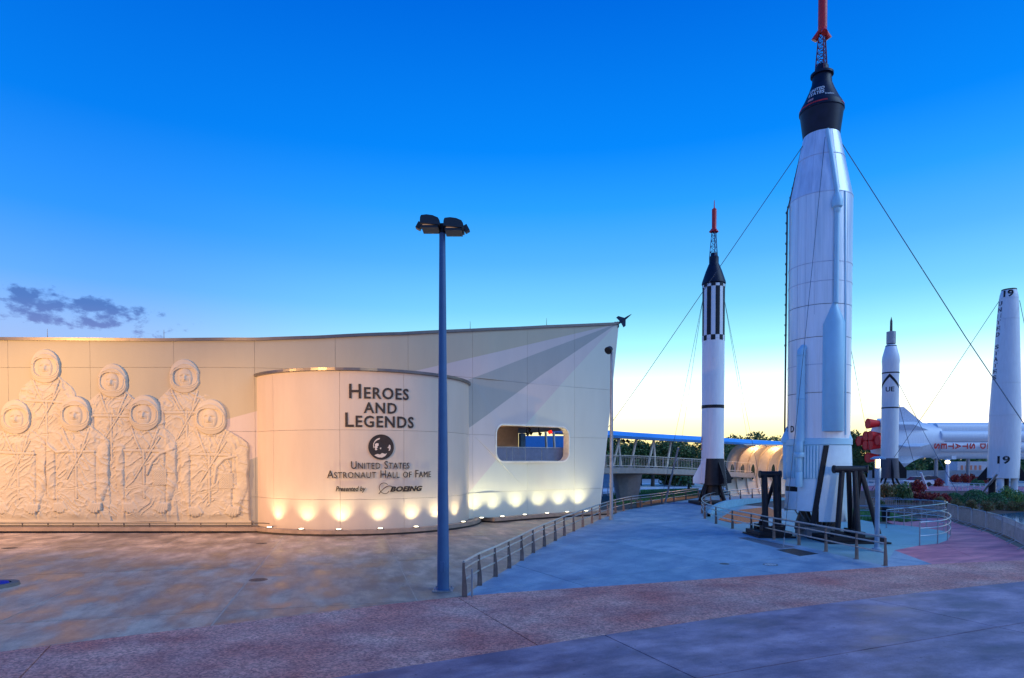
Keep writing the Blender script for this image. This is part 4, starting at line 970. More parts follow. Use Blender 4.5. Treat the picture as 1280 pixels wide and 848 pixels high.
for (ya, yb, r_) in ((553, 566, .19), (566, 572, .25), (572, 590, .13), (590, 608, .17)): p = rim(tl, 1.78, 0); MB().lathe((p.x, p.y, 0), [(r_*.9, za(yb)), (r_, za(yb)+.04), (r_, za(ya)-.04), (r_*.9, za(ya))], 14).build('valve_stack', tank2, rk)
MB().tube([rim(px_ang(1052, 300), RB+.02, za(253)), rim(px_ang(1056, 500), RB+.02, za(545))], .04, 8).build('conduit', tank2, rk)
tld = fa-1.42; lad = MB()
for s in (-.05, .05): 
    lad.tube([rim(tld+s, 1.62, za(540)), rim(tld+s, 1.60, za(260)), rim(tld+s*1.2, 1.50, za(250)), rim(tld+s*1.6, .98, za(190)), rim(tld+s*1.8, .94, za(184))], .036, 6)
lad.build('ladder_side', dsteel, rk)
for k in range(60):
    f = k/59; z = za(535)+(za(190)-za(535))*f; r_ = float(np.interp(z, [za(535), za(253), za(190)], [1.62, 1.6, .98])); 
    if k % 2 == 0: MB().cyl(rim(tld-.055, r_, z), rim(tld+.055, r_, z), .016, n=5).build('ladder_rung', dsteel, rk)
for k in range(14):
    z = za(430)+(za(262)-za(430))*k/13; MB().box(rim(tld, 1.62, z), (.09, .09, .10)).build('ladder_clip', blk, rk)
cyl_text('S', AC, RB, px_ang(982.5, 537)+.1, za(541), .32, .2, blk, rk); cyl_text('D', AC, RB, px_ang(990, 537), za(541), .34, .27, blk, rk)
# skirt: frame ring, ribbed engine section, flared skirt panels
zA, zB, zC, zD = za(549), za(557), za(598), za(648)
MB().lathe((AX, AY, 0), [(RB, zB), (RB+.1, zB+.02), (RB+.1, zA-.02), (RB, zA)], 64).build('frame_ring', tank2, rk)
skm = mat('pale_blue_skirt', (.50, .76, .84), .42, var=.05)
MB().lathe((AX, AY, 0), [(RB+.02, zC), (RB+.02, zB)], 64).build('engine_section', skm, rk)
for k in range(16):
    t = px_ang(980, 580)+k*.095
    if t > px_ang(1029, 580): break
    MB().bar(rim(t, RB+.035, zC+.05), rim(t, RB+.035, zB-.05), .085, .12).build('stiffening_rib', skm, rk)
for t in (fa+1.05, fa+1.12, fa+1.2): MB().bar(rim(t, RB+.035, zC), rim(t, RB+.035, zB-.05), .035, .05).build('stiffening_rib', skm, rk)
for s, zt__ in ((-1, 0), (1, 0)):
    t = fa+s*1.40; c = rim(t, RB-.02 if s < 0 else RB-.22, 0)
    MB().lathe((c.x, c.y, 0), [(.34, za(553)), (.32, za(549)), (.06, za(533)), (0, za(532))], 20).build('fairing_cone', tank2, rk)
    MB().lathe((c.x, c.y, 0), [(.20, za(600)), (.24, za(552))], 20).build('side_fairing', tank2, rk)
tb = fa+.04
tA, tB = px_ang(1029, 555), px_ang(1061, 555)
# flared right-hand skirt half and left-hand half
def skirt(ta, tb_, r0, r1, z0, z1, name, m, n=14, inner=.03):
    m_ = MB()
    for i in range(n+1):
        t = ta+(tb_-ta)*i/n
        for r_, z in ((r0, z0), (r1, z1), (r1-inner, z1), (r0-inner, z0)): m_.v.append(tuple(rim(t, r_, z)))
    for i in range(n):
        for k in range(4): m_.f.append((4*i+k, 4*i+(k+1) % 4, 4*i+4+(k+1) % 4, 4*i+4+k)); m_.sm.append(k == 0 or k == 2)
    m_.f += [(0, 1, 2, 3), (4*n+3, 4*n+2, 4*n+1, 4*n)]; m_.sm += [False]*2
    return m_.build(name, m, rk)
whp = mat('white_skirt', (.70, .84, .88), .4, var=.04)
skirt(px_ang(1024, 600), fa+1.5, RB+.12, RB+.10, za(649), zC+.75, 'skirt_panel', whp)
skirt(px_ang(1024, 600), fa+1.5, RB+.10, RB+.06, zC+.757, zB-.02, 'skirt_panel', whp)
skirt(px_ang(998, 610), px_ang(1022, 610), RB+.10, RB+.04, za(637), zC-.01, 'skirt_panel', whp)
skirt(px_ang(977, 610), px_ang(997.5, 610), RB+.10, RB+.06, za(636), za(614), 'skirt_panel', whp)
skirt(px_ang(982, 610), px_ang(997.5, 610), RB+.05, RB+.03, za(614), za(608), 'dark_gap', blk)
skirt(fa-1.5, px_ang(997.5, 610), RB+.08, RB+.03, za(608)+.01, zC-.005, 'skirt_panel', whp)
skirt(fa+1.5, fa+2*math.pi-1.5, RB+.1, RB+.04, za(640), zC, 'skirt_panel', whp)
# black diagonal stripe
m_ = MB(); n = 14
for i in range(n+1):
    f = i/n; z = za(652)+(zB-.03-za(652))*f; pxl = 1014+(1028.5-1014)*f
    for dpx in (0, 6.5): m_.v.append(tuple(rim(px_ang(pxl+dpx, 600), RB+.135, z)))
for i in range(n): m_.f.append((2*i, 2*i+1, 2*i+3, 2*i+2)); m_.sm.append(True)
m_.build('black_stripe', blk, rk)
# engine bells and thrust frame beneath
for x_ in (-.75, .75): MB().lathe((AX+x_*.9, AY, 0), [(.5, .38), (.42, .8), (.2, 1.5), (.18, 1.7)], 20).build('engine_bell', dsteel, rk)
MB().lathe((AX, AY, 0), [(.3, .5), (.2, 1.3)], 16).build('engine_bell', dsteel, rk)
MB().lathe((AX, AY, 0), [(0, 1.55), (RB-.05, 1.5), (RB-.05, 1.6)], 24).build('thrust_plate', dsteel, rk)
for k in range(8):
    t = fa-1.2+k*.34; MB().cyl(rim(t, 1.3, 1.6), rim(t+.2, .6, .5), .035, n=6).build('thrust_strut', galv, rk)
MB().box((AX, AY, .3), (1.7, 1.4, .5)).build('pedestal_block', mat('pedestal_concrete', (.25, .25, .26), .8), rk)

# support stands
def stand(px, pytop, pybase, w_, label, yd, legs):
    zt = at(px, pytop, yd).z; cxx = at(px, pytop, yd).x
    s = thing('support_stand', label, 'stand', (cxx, yd, 0)); hw = w_/2
    MB().cyl((cxx-hw, yd, zt-.13), (cxx+hw, yd+.05, zt-.13), .17, n=18).build('top_drum', blk, s)
    for sgn in (-1, 1): MB().cyl((cxx+sgn*(hw), yd+(.05 if sgn > 0 else 0), zt-.13), (cxx+sgn*(hw+.07), yd, zt-.13), .20, n=18).build('drum_cap', blk, s)
    for (tx, bx_, by_, r_) in legs: MB().cyl((cxx+tx, yd, zt-.2), (cxx+bx_, yd+by_, .42), r_, n=12).build('leg', blk, s)
    for (tx, bx_, by_, r_) in legs[:4]: MB().box((cxx+bx_, yd+by_, .42), (.45, .45, .3)).build('foot_block', blk, s)
    MB().box((cxx, yd+.2, .2), (w_*1.7, 1.9, .2)).build('base_frame', blk, s)
    MB().box((cxx, yd+.2, .045), (w_*1.9, 2.3, .08)).build('base_plate', blk, s)
stand(1063.5, 583.5, 660, 1.55, 'black tubular support stand at the right foot of the tallest rocket', 31.2, [(-.42, -.85, -.45, .13), (-.1, .5, .9, .12), (.2, .02, -.7, .13), (.45, .45, .5, .12), (.5, 1.15, -.45, .12)])
stand(963, 590, 650, 1.0, 'black tubular support stand at the left foot of the tallest rocket', 33.5, [(-.32, -.35, -.3, .16), (.28, .28, -.3, .17), (.3, -.2, .9, .10), (.45, .75, .6, .11)])

# near lamp post inside the ring
def small_lamp(name, x, y, h, label, e=60, hood=True):
    s = thing('lamp_post', label, 'lamp post', (x, y, 0))
    MB().lathe((x, y, 0), [(.20, 0), (.20, .14), (.1, .16), (.1, h-.95), (.125, h-.93), (.125, h-.5), (0, h-.5)], 16).build('post', mat('grey_lamp_post', (.26, .36, .46), .4, .2), s)
    MB().lathe((x, y, 0), [(.09, h-.5), (.09, h-.08)], 14).build('lantern', lampglass, s)
    for a in (.6, 2.7, 4.8): MB().cyl((x+.12*math.cos(a), y+.12*math.sin(a), h-.5), (x+.12*math.cos(a), y+.12*math.sin(a), h-.07), .014, n=5).build('lantern_bar', galv, s)
    MB().lathe((x, y, 0), [(.30, h-.12), (.31, h-.08), (.16, h), (0, h+.02)], 18).build('hood', mat('grey_lamp_post', (.3, .4, .5)), s)
    ld = bpy.data.lights.new('lamp_glow', 'POINT'); ld.energy = e; ld.color = (1, .9, .75); ld.shadow_soft_size = .1
    lo = bpy.data.objects.new('lamp_glow', ld); COL.objects.link(lo); lo.parent = s; lo.location = (.16, -.12, h-.2)
x, y = gp(1096, 689); small_lamp('lamp', x, y, zy(571, y), 'grey path lamp with warm lit lantern and flat cap beside the tallest rocket', 100)
x, y = gp(1184, 607); 
s = thing('lamp_post', 'distant white post with glowing round lamp beyond the hedges', 'lamp post', (x, y, 0)); h = zy(580, y)
MB().lathe((x, y, 0), [(.26, 0), (.22, h), (0, h)], 12).build('post', mat('white_post', (.7, .7, .72)), s)
MB().lathe((x, y, h), [(0, 0), (.28, .05), (.4, .28), (.28, .5), (0, .58)], 14).build('globe', mat('lit_globe', (.9, .8, .6), emit=(1, .85, .5), estr=2.5), s)
MB().lathe((x, y, h), [(.45, .6), (.3, .72), (0, .76)], 14).build('cap', mat('white_post', (.7, .7, .72)), s)

# ---- second rocket: slim with black checks
def guy(p, q, label, r=.022, group='guy wires'):
    o = thing('guy_wire', label, 'cable', tuple(q), group); MB().tube([p, (Vector(p)+Vector(q))/2-Vector((0, 0, .25)), q], r, 6).build('wire', cableM, o)
    MB().cyl(q, Vector(q)+(Vector(p)-Vector(q)).normalized()*.5, r*2.2, r*1.8, 8).build('turnbuckle', galv, o)
QY = 58.0; qc = at(890.5, 590, QY); QX = qc.x; QC = (QX, QY); zq = lambda py: zy(py, QY); fq = facing(QC)
r2 = thing('rocket', 'slim white rocket with black and white chequered bands and black tail', 'rocket', (QX, QY, 0)); RQ = .98
whr = mat('white_rocket', (.82, .82, .83), .4, var=.05, stretch=(2, 2, .3))
for a, b in ((573, 508), (508, 425)): MB().lathe((QX, QY, 0), [(RQ-.02, zq(a)+.01), (RQ, zq(a)+.015), (RQ, zq(b)-.015), (RQ-.02, zq(b)-.01)], 40).build('body_section', whr, r2)
MB().lathe((QX, QY, 0), [(RQ-.02, zq(425)), (RQ, zq(425)+.01), (RQ*.99, zq(357))], 40).build('body_section', whr, r2)
MB().lathe((QX, QY, 0), [(RQ+.012, zq(511)), (RQ+.012, zq(507))], 40).build('black_band', blk, r2)
for row, (y0, y1, ph) in enumerate(((427, 420.5, 0), (420.5, 360.5, 1), (360.5, 354.5, 0))):
    for k in range(8):
        if row == 1 : t = fq+k*math.pi/4+math.pi/8-.12
        else: t = fq+k*math.pi/4-.12+(0 if row == 0 else 0)
        if row == 1: t = fq+k*math.pi/4-math.pi/8-.12+math.pi/8*0
        wd = math.pi/4*.5
        t = fq+(k+(.5 if row == 1 else 0))*math.pi/4-.02
        curved_patch(QC, RQ, t, wd, zq(y0), zq(y1), blk, 'black_stripe' if row == 1 else 'check_square', r2, off=.012)
MB().lathe((QX, QY, 0), [(RQ*.99, zq(356.5)), (RQ*1.07, zq(355.5)), (RQ*1.05, zq(353)), (.72, zq(340)), (.48, zq(331.5)), (.42, zq(330)), (.42, zq(322)), (.3, zq(320)), (.28, zq(317)), (0, zq(317))], 32).build('capsule', capm, r2)
tw = MB(); zt0, zt1 = zq(322), zq(288)
for k in range(3):
    a = k*2.094+.4; tw.cyl((QX+.42*math.cos(a), QY+.42*math.sin(a), zt0), (QX+.2*math.cos(a), QY+.2*math.sin(a), zt1), .03, n=5)
for k in range(5):
    for i in range(3):
        a, b = i*2.094+.4, (i+1)*2.094+.4; f0, f1 = k/5, (k+1)/5; P = lambda c, f: Vector((QX+(.42-.22*f)*math.cos(c), QY+(.42-.22*f)*math.sin(c), zt0+(zt1-zt0)*f))
        tw.cyl(P(a, f0), P(b, f1), .016, n=4, cap=False); tw.cyl(P(b, f0), P(a, f1), .016, n=4, cap=False); tw.cyl(P(a, f1), P(b, f1), .016, n=4, cap=False)
tw.build('lattice_tower', mat('dark_blue_lattice', (.05, .04, .12), .5), r2)
MB().lathe((QX, QY, 0), [(.3, zt1-.15), (.2, zt1+.1), (.21, zq(262)), (.05, zq(260)), (.03, zq(251)), (0, zq(250))], 16).build('escape_motor', redp, r2)
for a in (.4, 2.5, 4.6): MB().cyl((QX+.15*math.cos(a), QY+.15*math.sin(a), zt1+.15), (QX+.38*math.cos(a), QY+.38*math.sin(a), zt1-.15), .08, .13, 8).build('escape_nozzle', redp, r2)
cyl_text('UNITED STATES', QC, RQ, fq-1.25, zq(546), zq(546)-zq(563), .3, redp, r2, vertical=True)
# tail: flare, fins, black panel
MB().lathe((QX, QY, 0), [(RQ+.28, zq(604)), (RQ+.02, zq(573))], 40).build('tail_skirt', whr, r2)
m_ = MB(); n = 10
for i in range(n+1):
    f = i/n; 
    for z, ta_, tb_, rr_ in ((zq(606), fq-.55, fq+1.35, RQ+.32), (zq(573.5), fq-.55, fq+1.3, RQ+.05)):
        t = ta_+(tb_-ta_)*f; m_.v.append((QX+rr_*math.cos(t), QY+rr_*math.sin(t), z))
for i in range(n): m_.f.append((2*i, 2*i+2, 2*i+3, 2*i+1)); m_.sm.append(True)
m_.build('black_tail_panel', blk, r2)
for k in range(4):
    t = fq+math.pi/4+k*math.pi/2-.25; d = Vector((math.cos(t), math.sin(t), 0)); s_ = Vector((-d.y, d.x, 0))*.03; o_ = Vector((QX, QY, 0))
    P = [o_+d*(RQ-.05)+Vector((0, 0, zq(574))), o_+d*(RQ+.95)+Vector((0, 0, zq(597))), o_+d*(RQ+.95)+Vector((0, 0, zq(604))), o_+d*(RQ-.05)+Vector((0, 0, zq(606)))]
    MB().add([p+s_ for p in P]+[p-s_ for p in P], [(0, 1, 2, 3), (7, 6, 5, 4), (0, 4, 5, 1), (1, 5, 6, 2), (2, 6, 7, 3), (3, 7, 4, 0)]).build('fin', whr if k == 3 else blk, r2)
MB().cyl((QX, QY, zq(606)-.9), (QX, QY, zq(606)+.3), .9, .7, 20).build('launch_ring', blk, r2)
for a in range(4): t = a*math.pi/2+.6; MB().cyl((QX+1.5*math.cos(t), QY+1.5*math.sin(t), 0), (QX+.8*math.cos(t), QY+.8*math.sin(t), zq(606)), .14).build('launch_leg', blk, r2)
MB().box((QX, QY, .12), (3.4, 3.4, .24)).build('base_block', blk, r2)

# ---- third: small white rocket with UE
JY = 84.0; JX = at(1112, 560, JY).x; JC = (JX, JY); zj = lambda py: zy(py, JY); fj = facing(JC); RJ = 1.0
r3 = thing('rocket', 'small distant white rocket lettered UE with black rings and silver nose tub', 'rocket', (JX, JY, 0))
MB().lathe((JX, JY, 0), [(RJ, zj(573)), (RJ, zj(455)), (RJ*1.05, zj(452)), (RJ*.98, zj(446)), (.62, zj(432)), (.5, zj(431))], 36).build('body', whr, r3)
MB().lathe((JX, JY, 0), [(.55, zj(430)), (.55, zj(415)), (.1, zj(414))], 24).build('spinning_tub', galv, r3)
MB().lathe((JX, JY, 0), [(.16, zj(415)), (.14, zj(402)), (.03, zj(397)), (0, zj(396))], 12).build('satellite', dsteel, r3)
for y0, y1 in ((467.5, 466), (511, 509.5), (433.5, 432.5)): MB().lathe((JX, JY, 0), [(RJ+.02 if y0 > 440 else .66, zj(y0)), (RJ+.02 if y0 > 440 else .66, zj(y1))], 36).build('black_ring', blk, r3)
for s in (-1, 1):
    m_ = MB(); n = 8
    for i in range(n+1):
        f = i/n; t = fj-.1+s*f*1.25; z = zj(468)+(zj(482)-zj(468))*f
        for dz in (0, -.45): m_.v.append((JX+(RJ+.015)*math.cos(t), JY+(RJ+.015)*math.sin(t), z+dz))
    for i in range(n): m_.f.append((2*i, 2*i+2, 2*i+3, 2*i+1)); m_.sm.append(True)
    m_.build('black_chevron', blk, r3)
cyl_text('UE', JC, RJ, fj-.05, zj(490.5), .62, 1.0, blk, r3, off=.02)
for k in range(4):
    t = fj+math.pi/4*(.3)+k*math.pi/2; d = Vector((math.cos(t), math.sin(t), 0)); s_ = Vector((-d.y, d.x, 0))*.04; o_ = Vector((JX, JY, 0))
    P = [o_+d*(RJ-.05)+Vector((0, 0, zj(574))), o_+d*(RJ+1.0)+Vector((0, 0, zj(588))), o_+d*(RJ+1.0)+Vector((0, 0, zj(598))), o_+d*(RJ-.05)+Vector((0, 0, zj(598)))]
    MB().add([p+s_ for p in P]+[p-s_ for p in P], [(0, 1, 2, 3), (7, 6, 5, 4), (0, 4, 5, 1), (1, 5, 6, 2), (2, 6, 7, 3), (3, 7, 4, 0)]).build('fin', blk, r3)
MB().lathe((JX, JY, 0), [(RJ+.2, zj(598)), (RJ+.02, zj(573))], 30, ).build('tail_skirt', mat('black_white_tail', (.08, .08, .10), .4), r3)
for a in range(4): t = a*math.pi/2+.6; MB().cyl((JX+1.7*math.cos(t), JY+1.7*math.sin(t), 0), (JX+.8*math.cos(t), JY+.8*math.sin(t), zj(597)), .13).build('launch_leg', blk, r3)

# ---- fourth: large tapering white rocket 19
TY = 70.0; TXb = at(1254, 590, TY).x; TC = (TXb, TY); zt4 = lambda py: zy(py, TY, 1254); ft = facing(TC)
r4 = thing('rocket', 'thick tapering white rocket numbered 19 at the right side', 'rocket', (TXb, TY, 0))
k_ = 1/1.25*TY/FPX
prof4 = [(20.5*k_, zt4(598)), (20.5*k_, zt4(520)), (18.5*k_, zt4(480)), (14.3*k_, zt4(400)), (12.4*k_, zt4(374)), (11.6*k_, zt4(369))]
lx = (at(1264, 370, TY).x-TXb)*.55
def lean(mb, f=None):
    z0, z1 = zt4(598), zt4(361)
    mb.v = [(v[0]+lx*max(0, (v[2]-z0)/(z1-z0)), v[1], v[2]) for v in mb.v]; return mb
rz4 = lambda z: float(np.interp(z, [p[1] for p in prof4], [p[0] for p in prof4]))
for i in range(len(prof4)-1): lean(MB().lathe((TXb, TY, 0), [(prof4[i][0]-.01, prof4[i][1]+.01), (prof4[i][0], prof4[i][1]+.02), prof4[i+1]], 44)).build('body_section', whr, r4)
lean(MB().lathe((TXb, TY, 0), [(11.6*k_, zt4(369)), (9.8*k_, zt4(363)), (0, zt4(361))], 32)).build('nose_cap', whr, r4)
lean(MB().lathe((TXb, TY, 0), [(10.1*k_, zt4(363.6)), (9.7*k_, zt4(362))], 32)).build('black_nose_band', blk, r4)
def text4(body, dt, z, h, wd, m, **kw):
    n0 = len(bpy.data.objects); before = set(bpy.data.objects); cyl_text(body, TC, rz4, ft+dt, z, h, wd, m, r4, **kw)
    z0, z1 = zt4(598), zt4(361)
    for o in set(bpy.data.objects)-before:
        for v in o.data.vertices: v.co.x += lx*max(0, (v.co.z-z0)/(z1-z0))
text4('19', .0, zt4(580), .85, 1.1, blk, off=.03); text4('19', -.05, zt4(373), .75, .9, blk, off=.03)
text4('UNITED STATES', -.95, zt4(376), zt4(376)-zt4(476), .55, mat('grey_lettering', (.05, .055, .09), .5), vertical=True, off=.03)
lean(MB().bar((TXb+(20.5*k_+.01)*math.cos(ft-.25), TY+(20.5*k_+.01)*math.sin(ft-.25), zt4(590)), (TXb+(14.0*k_+.02)*math.cos(ft-.25), TY+(14.0*k_+.02)*math.sin(ft-.25), zt4(400)), .05, .03)).build('cable_duct', mat('seam_grey', (.4, .4, .5)), r4)
for k, t in enumerate((ft-1.55, ft+1.5, ft+.1+math.pi)):
    d = Vector((math.cos(t), math.sin(t), 0)); s_ = Vector((-d.y, d.x, 0))*.05; o_ = Vector((TXb, TY, 0)); rb_ = 20.5*k_-.05
    P = [o_+d*rb_+Vector((0, 0, zt4(583))), o_+d*(rb_+.9)+Vector((0, 0, zt4(598))), o_+d*(rb_+.9)+Vector((0, 0, zt4(601))), o_+d*rb_+Vector((0, 0, zt4(601)))]
    MB().add([p+s_ for p in P]+[p-s_ for p in P], [(0, 1, 2, 3), (7, 6, 5, 4), (0, 4, 5, 1), (1, 5, 6, 2), (2, 6, 7, 3), (3, 7, 4, 0)]).build('fin', blk, r4)
for t in (0, 1.57, 3.14, 4.71): MB().cyl((TXb+1.0*math.cos(t+.7), TY+1.0*math.sin(t+.7), 0), (TXb+1.0*math.cos(t+.7), TY+1.0*math.sin(t+.7), zt4(597)), .32, n=12).build('pedestal_leg', blk if t < 3 else whr, r4)

# ---- fifth: huge rocket lying on its side with red engines
SY = 113.0; pa = at(1124, 551, SY); pb = at(1500, 551, SY); dr = Vector((1, .02, 0)).normalized(); RS = 3.35
sat = thing('rocket', 'huge white rocket lying on its side with a cluster of red engines', 'rocket', (pa.x+15, SY, 0))
def sp_(a, y, z): return Vector((pa.x+a, SY+y, pa.z+z))
MB().cyl(sp_(4.5, 0, 0), sp_(60, 0, 0), 2.6, n=32).build('core_tank', mat('grey_tank_paint', (.42, .45, .52), .5), sat)  # core tank in one even grey
for k in range(8):
    a = math.pi/8+k*math.pi/4+.1; y_, z_ = 2.35*math.cos(a), 2.35*math.sin(a)
    MB().cyl(sp_(5.5, y_, z_), sp_(34, y_, z_), .95, n=20).build('outer_tank', whr, sat)
MB().cyl(sp_(34, 0, 0), sp_(62, 0, 0), RS, n=40).build('upper_stage', whr, sat)
MB().cyl(sp_(-3.5, 0, 0), sp_(2.2, 0, 0), RS, n=40).build('tail_barrel', whr, sat)
MB().cyl(sp_(2.2, 0, 0), sp_(6, 0, 0), RS, 2.9, n=40).build('tail_cone', whr, sat)
satred = mat('red_engine', (.95, .03, .03), .5, var=.1, spec=.2)
for (y_, z_) in [(1.1*math.cos(a), 1.1*math.sin(a)) for a in (.8, 2.37, 3.94, 5.5)]+[(3.0*math.cos(a), 3.0*math.sin(a)) for a in (0, 1.57, 3.14, 4.71)]:
    e_ = MB().cyl(sp_(-5.6, y_, z_), sp_(-3.4, y_, z_), .92, .5, n=16, cap=False); e_.cyl(sp_(-5.55, y_, z_), sp_(-3.45, y_, z_), .84, .42, n=16, cap=True).build('engine', satred, sat)
    MB().cyl(sp_(-3.7, y_, z_), sp_(-3.3, y_, z_), .62, n=12).build('engine_mount', mat('grey_tank_paint', (.4, .4, .5)), sat)
for k in range(8):
    a = k*math.pi/4+.2; d = Vector((0, math.cos(a), math.sin(a))); s_ = Vector((0, -d.z, d.y))*.08; o0 = sp_(0, 0, 0); big = k % 2 == 0
    ln = 2.6 if big else 1.5
    P = [o0+Vector((4.0, 0, 0))+d*2.9, o0+Vector((0, 0, 0))+d*(RS+ln), o0+Vector((-2.4, 0, 0))+d*(RS+ln), o0+Vector((-3.3, 0, 0))+d*(RS-.1)]
    MB().add([p+s_ for p in P]+[p-s_ for p in P], [(0, 1, 2, 3), (7, 6, 5, 4), (0, 4, 5, 1), (1, 5, 6, 2), (2, 6, 7, 3), (3, 7, 4, 0)]).build('fin', mat('pale_fin', (.62, .68, .76), .5), sat)
# lettering, upside down, on the near side of the tanks
def sat_text(body, pxa, pxb, pya, pyb):   # letters stacked down the standing rocket, so turned a quarter now that it lies
    yd = SY-3.42; n_ = len(body)
    for i, ch in enumerate(body):
        vs, fs = text_geo(ch, 1, .2, .03); x0 = min(v.x for v in vs); x1 = max(v.x for v in vs); y0 = min(v.y for v in vs); y1 = max(v.y for v in vs)
        sl_ = (pxb-pxa)/n_; cr_ = pxb-(i+.08)*sl_; cl_ = cr_-sl_*.78; A_ = at(cl_, pya, yd); B_ = at(cr_, pyb, yd); out = []
        for v in vs: u = (v.y-y0)/(y1-y0); q = (v.x-x0)/(x1-x0); out.append((A_.x+(B_.x-A_.x)*u, yd-v.z*.1, A_.z+(B_.z-A_.z)*q))
        MB().add(out, fs).build('letter', redp, sat)
sat_text('STATES', 1166.5, 1219.5, 554.5, 561.5); sat_text('UNITED', 1224, 1277, 554.5, 561.5)
for px in (1170, 1210): p = at(px, 585, SY); MB().cyl((p.x, SY, 0), (p.x, SY, pa.z-2.8), .3, n=10).build('support_column', galv, sat)
for a_ in (8, 24, 40): MB().box(sp_(a_, 0, -3.0), (.8, 5, .6)).build('cradle', whr, sat)

# ---- guy wires
top = Vector((AX, AY, za(185)))
def gpt(px, py): q = gp(px, py); return Vector((q[0], q[1], 0))
guy(top+Vector((-.95, 0, .1)), Vector((4.0, 60, 0)), 'cable from the tallest rocket shoulder down left behind the long wall', .02)
guy(top+Vector((.92, 0, .45)), Vector((27.9, 30, 0)), 'cable from the tallest rocket shoulder down to the right edge', .022)
guy(top+Vector((.1, .9, .1)), gpt(1097, 611), 'thin cable running back from the tallest rocket to the far side', .02)
guy(top+Vector((-.25, -.92, .1)), gpt(979, 685), 'cable running down the front of the tallest rocket to the near paving', .012)
qt = Vector((QX, QY, zq(375)))
for s, px, py, lb in ((-1, 826, 629, 'left outer thin cable of the chequered rocket'), (-1, 842, 613, 'left inner thin cable of the chequered rocket'), (1, 945, 611, 'right inner thin cable of the chequered rocket'), (1, 955, 625, 'right outer thin cable of the chequered rocket')):
    guy(qt+Vector((s*RQ, 0, 0)), gpt(px, py), lb, .016)
guy((JX+1, JY, zj(478)), gpt(1200, 622), 'thin cable from the small rocket down to the right', .03)
guy((JX+1, JY, zj(500)), gpt(1150, 607), 'short thin cable from the small rocket to the flower bed', .03)
guy((TXb-1.0+lx*.9, TY, zt4(376)), gpt(1090, 612), 'thin cable from the rocket numbered 19 down left', .03)
guy((TXb+1.2+lx*.9, TY, zt4(376)), gpt(1330, 640), 'thin cable from the rocket numbered 19 down right', .03)
# pale struts by the far rockets
def strut(p, q, r, label, m=None):
    o = thing('anchor_strut', label, 'strut', tuple(p)); MB().cyl(p, q, r, r*.9, 10).build('tube', m or mat('white_post', (.7, .7, .72)), o); MB().cyl(p, Vector(p)+Vector((0, 0, .1)), r*2.5, n=10).build('foot', galv, o)
strut(gpt(1228, 616), at(1247, 592, 62), .13, 'white slanted strut at the left foot of the rocket numbered 19')
strut(gpt(1243, 615), at(1243, 597, 70), .2, 'short white upright strut under the rocket numbered 19')
strut(gpt(1159, 612), at(1151, 591, 86), .16, 'white slanted anchor strut beside the small parked car')
strut(gpt(831, 630), at(848, 560, 56), .09, 'slim grey slanted anchor strut left of the chequered rocket', galv)

# ================================================ BRIDGE
bp_px = [(722, 56.5, 3.3), (757, 58, 3.3), (800, 61.5, 3.25), (850, 65.5, 3.05), (905, 70, 2.75), (940, 74, 2.5), (990, 79, 2.2)]
bpts = [((px-640)/FPX*Yd, Yd, z) for px, Yd, z in bp_px]; BP = crom(bpts, 6)
br = thing('covered_bridge', 'curved elevated walkway with blue canopy and slanted pale columns behind the chequered rocket', 'bridge', (bpts[2][0], bpts[2][1], 0))
def sweep(path, sec, zadd=True):
    mb = MB(); n = len(path); m = len(sec)
    for i, p in enumerate(path):
        t = (path[min(i+1, n-1)]-path[max(i-1, 0)]); t.z = 0; t.normalize(); nn = Vector((t.y, -t.x, 0))
        for u, z in sec: q = p+nn*u; mb.v.append((q.x, q.y, (p.z if zadd else 0)+z))
    for i in range(n-1):
        for k in range(m): mb.f.append((i*m+k, i*m+(k+1) % m, (i+1)*m+(k+1) % m, (i+1)*m+k)); mb.sm.append(False)
    mb.f += [tuple(range(m)), tuple(reversed(range((n-1)*m, n*m)))]; mb.sm += [False]*2
    return mb
deckm = mat('bridge_concrete', (.36, .32, .28), .7, var=.12, bump=.2)
sweep(BP, [(0, 0), (0, -.55), (-.5, -.62), (-3.9, -.62), (-4.2, -.5), (-4.2, 0)]).build('deck', deckm, br)
canb = mat('blue_canopy_skin', (.10, .40, .86), .35, var=.05); beige = mat('beige_soffit', (.62, .52, .42), .6)
CP = [Vector((p.x, p.y, 0)) for p in BP]
czt = lambda p: float(np.interp(p.y, [50, 58, 66, 72, 80], [6.9, 6.72, 6.55, 6.40, 6.25]))
CPz = [Vector((p.x, p.y, czt(p))) for p in BP]
sweep(CPz, [(.6, -.72), (.75, -.5), (.3, -.12), (-.6, 0), (-3.6, .12), (-4.8, -.1), (-4.8, -.25), (-3.6, -.2), (-.6, -.45), (.3, -.70)]).build('canopy', canb, br)
sweep(CPz, [(.5, -.76), (-.6, -.52), (-3.6, -.34), (-4.6, -.34), (-4.6, -.28), (-3.6, -.26), (-.6, -.46), (.5, -.73)]).build('canopy_soffit', beige, br)
colm = mat('cream_column', (.66, .58, .48), .5)
def onbr(px, dz=0, back=0):
    best = min(range(len(BP)-1), key=lambda i: abs(640+FPX*BP[i].x/BP[i].y-px)); a, b = BP[best], BP[min(best+1, len(BP)-1)]
    j = best if 640+FPX*a.x/a.y <= px else max(best-1, 0); a, b = BP[j], BP[j+1]; pa_, pb_ = 640+FPX*a.x/a.y, 640+FPX*b.x/b.y; f = (px-pa_)/(pb_-pa_)
    p = a.lerp(b, f); t = (b-a); t.z = 0; t.normalize(); return p+Vector((t.y, -t.x, 0))*(-back)+Vector((0, 0, dz))
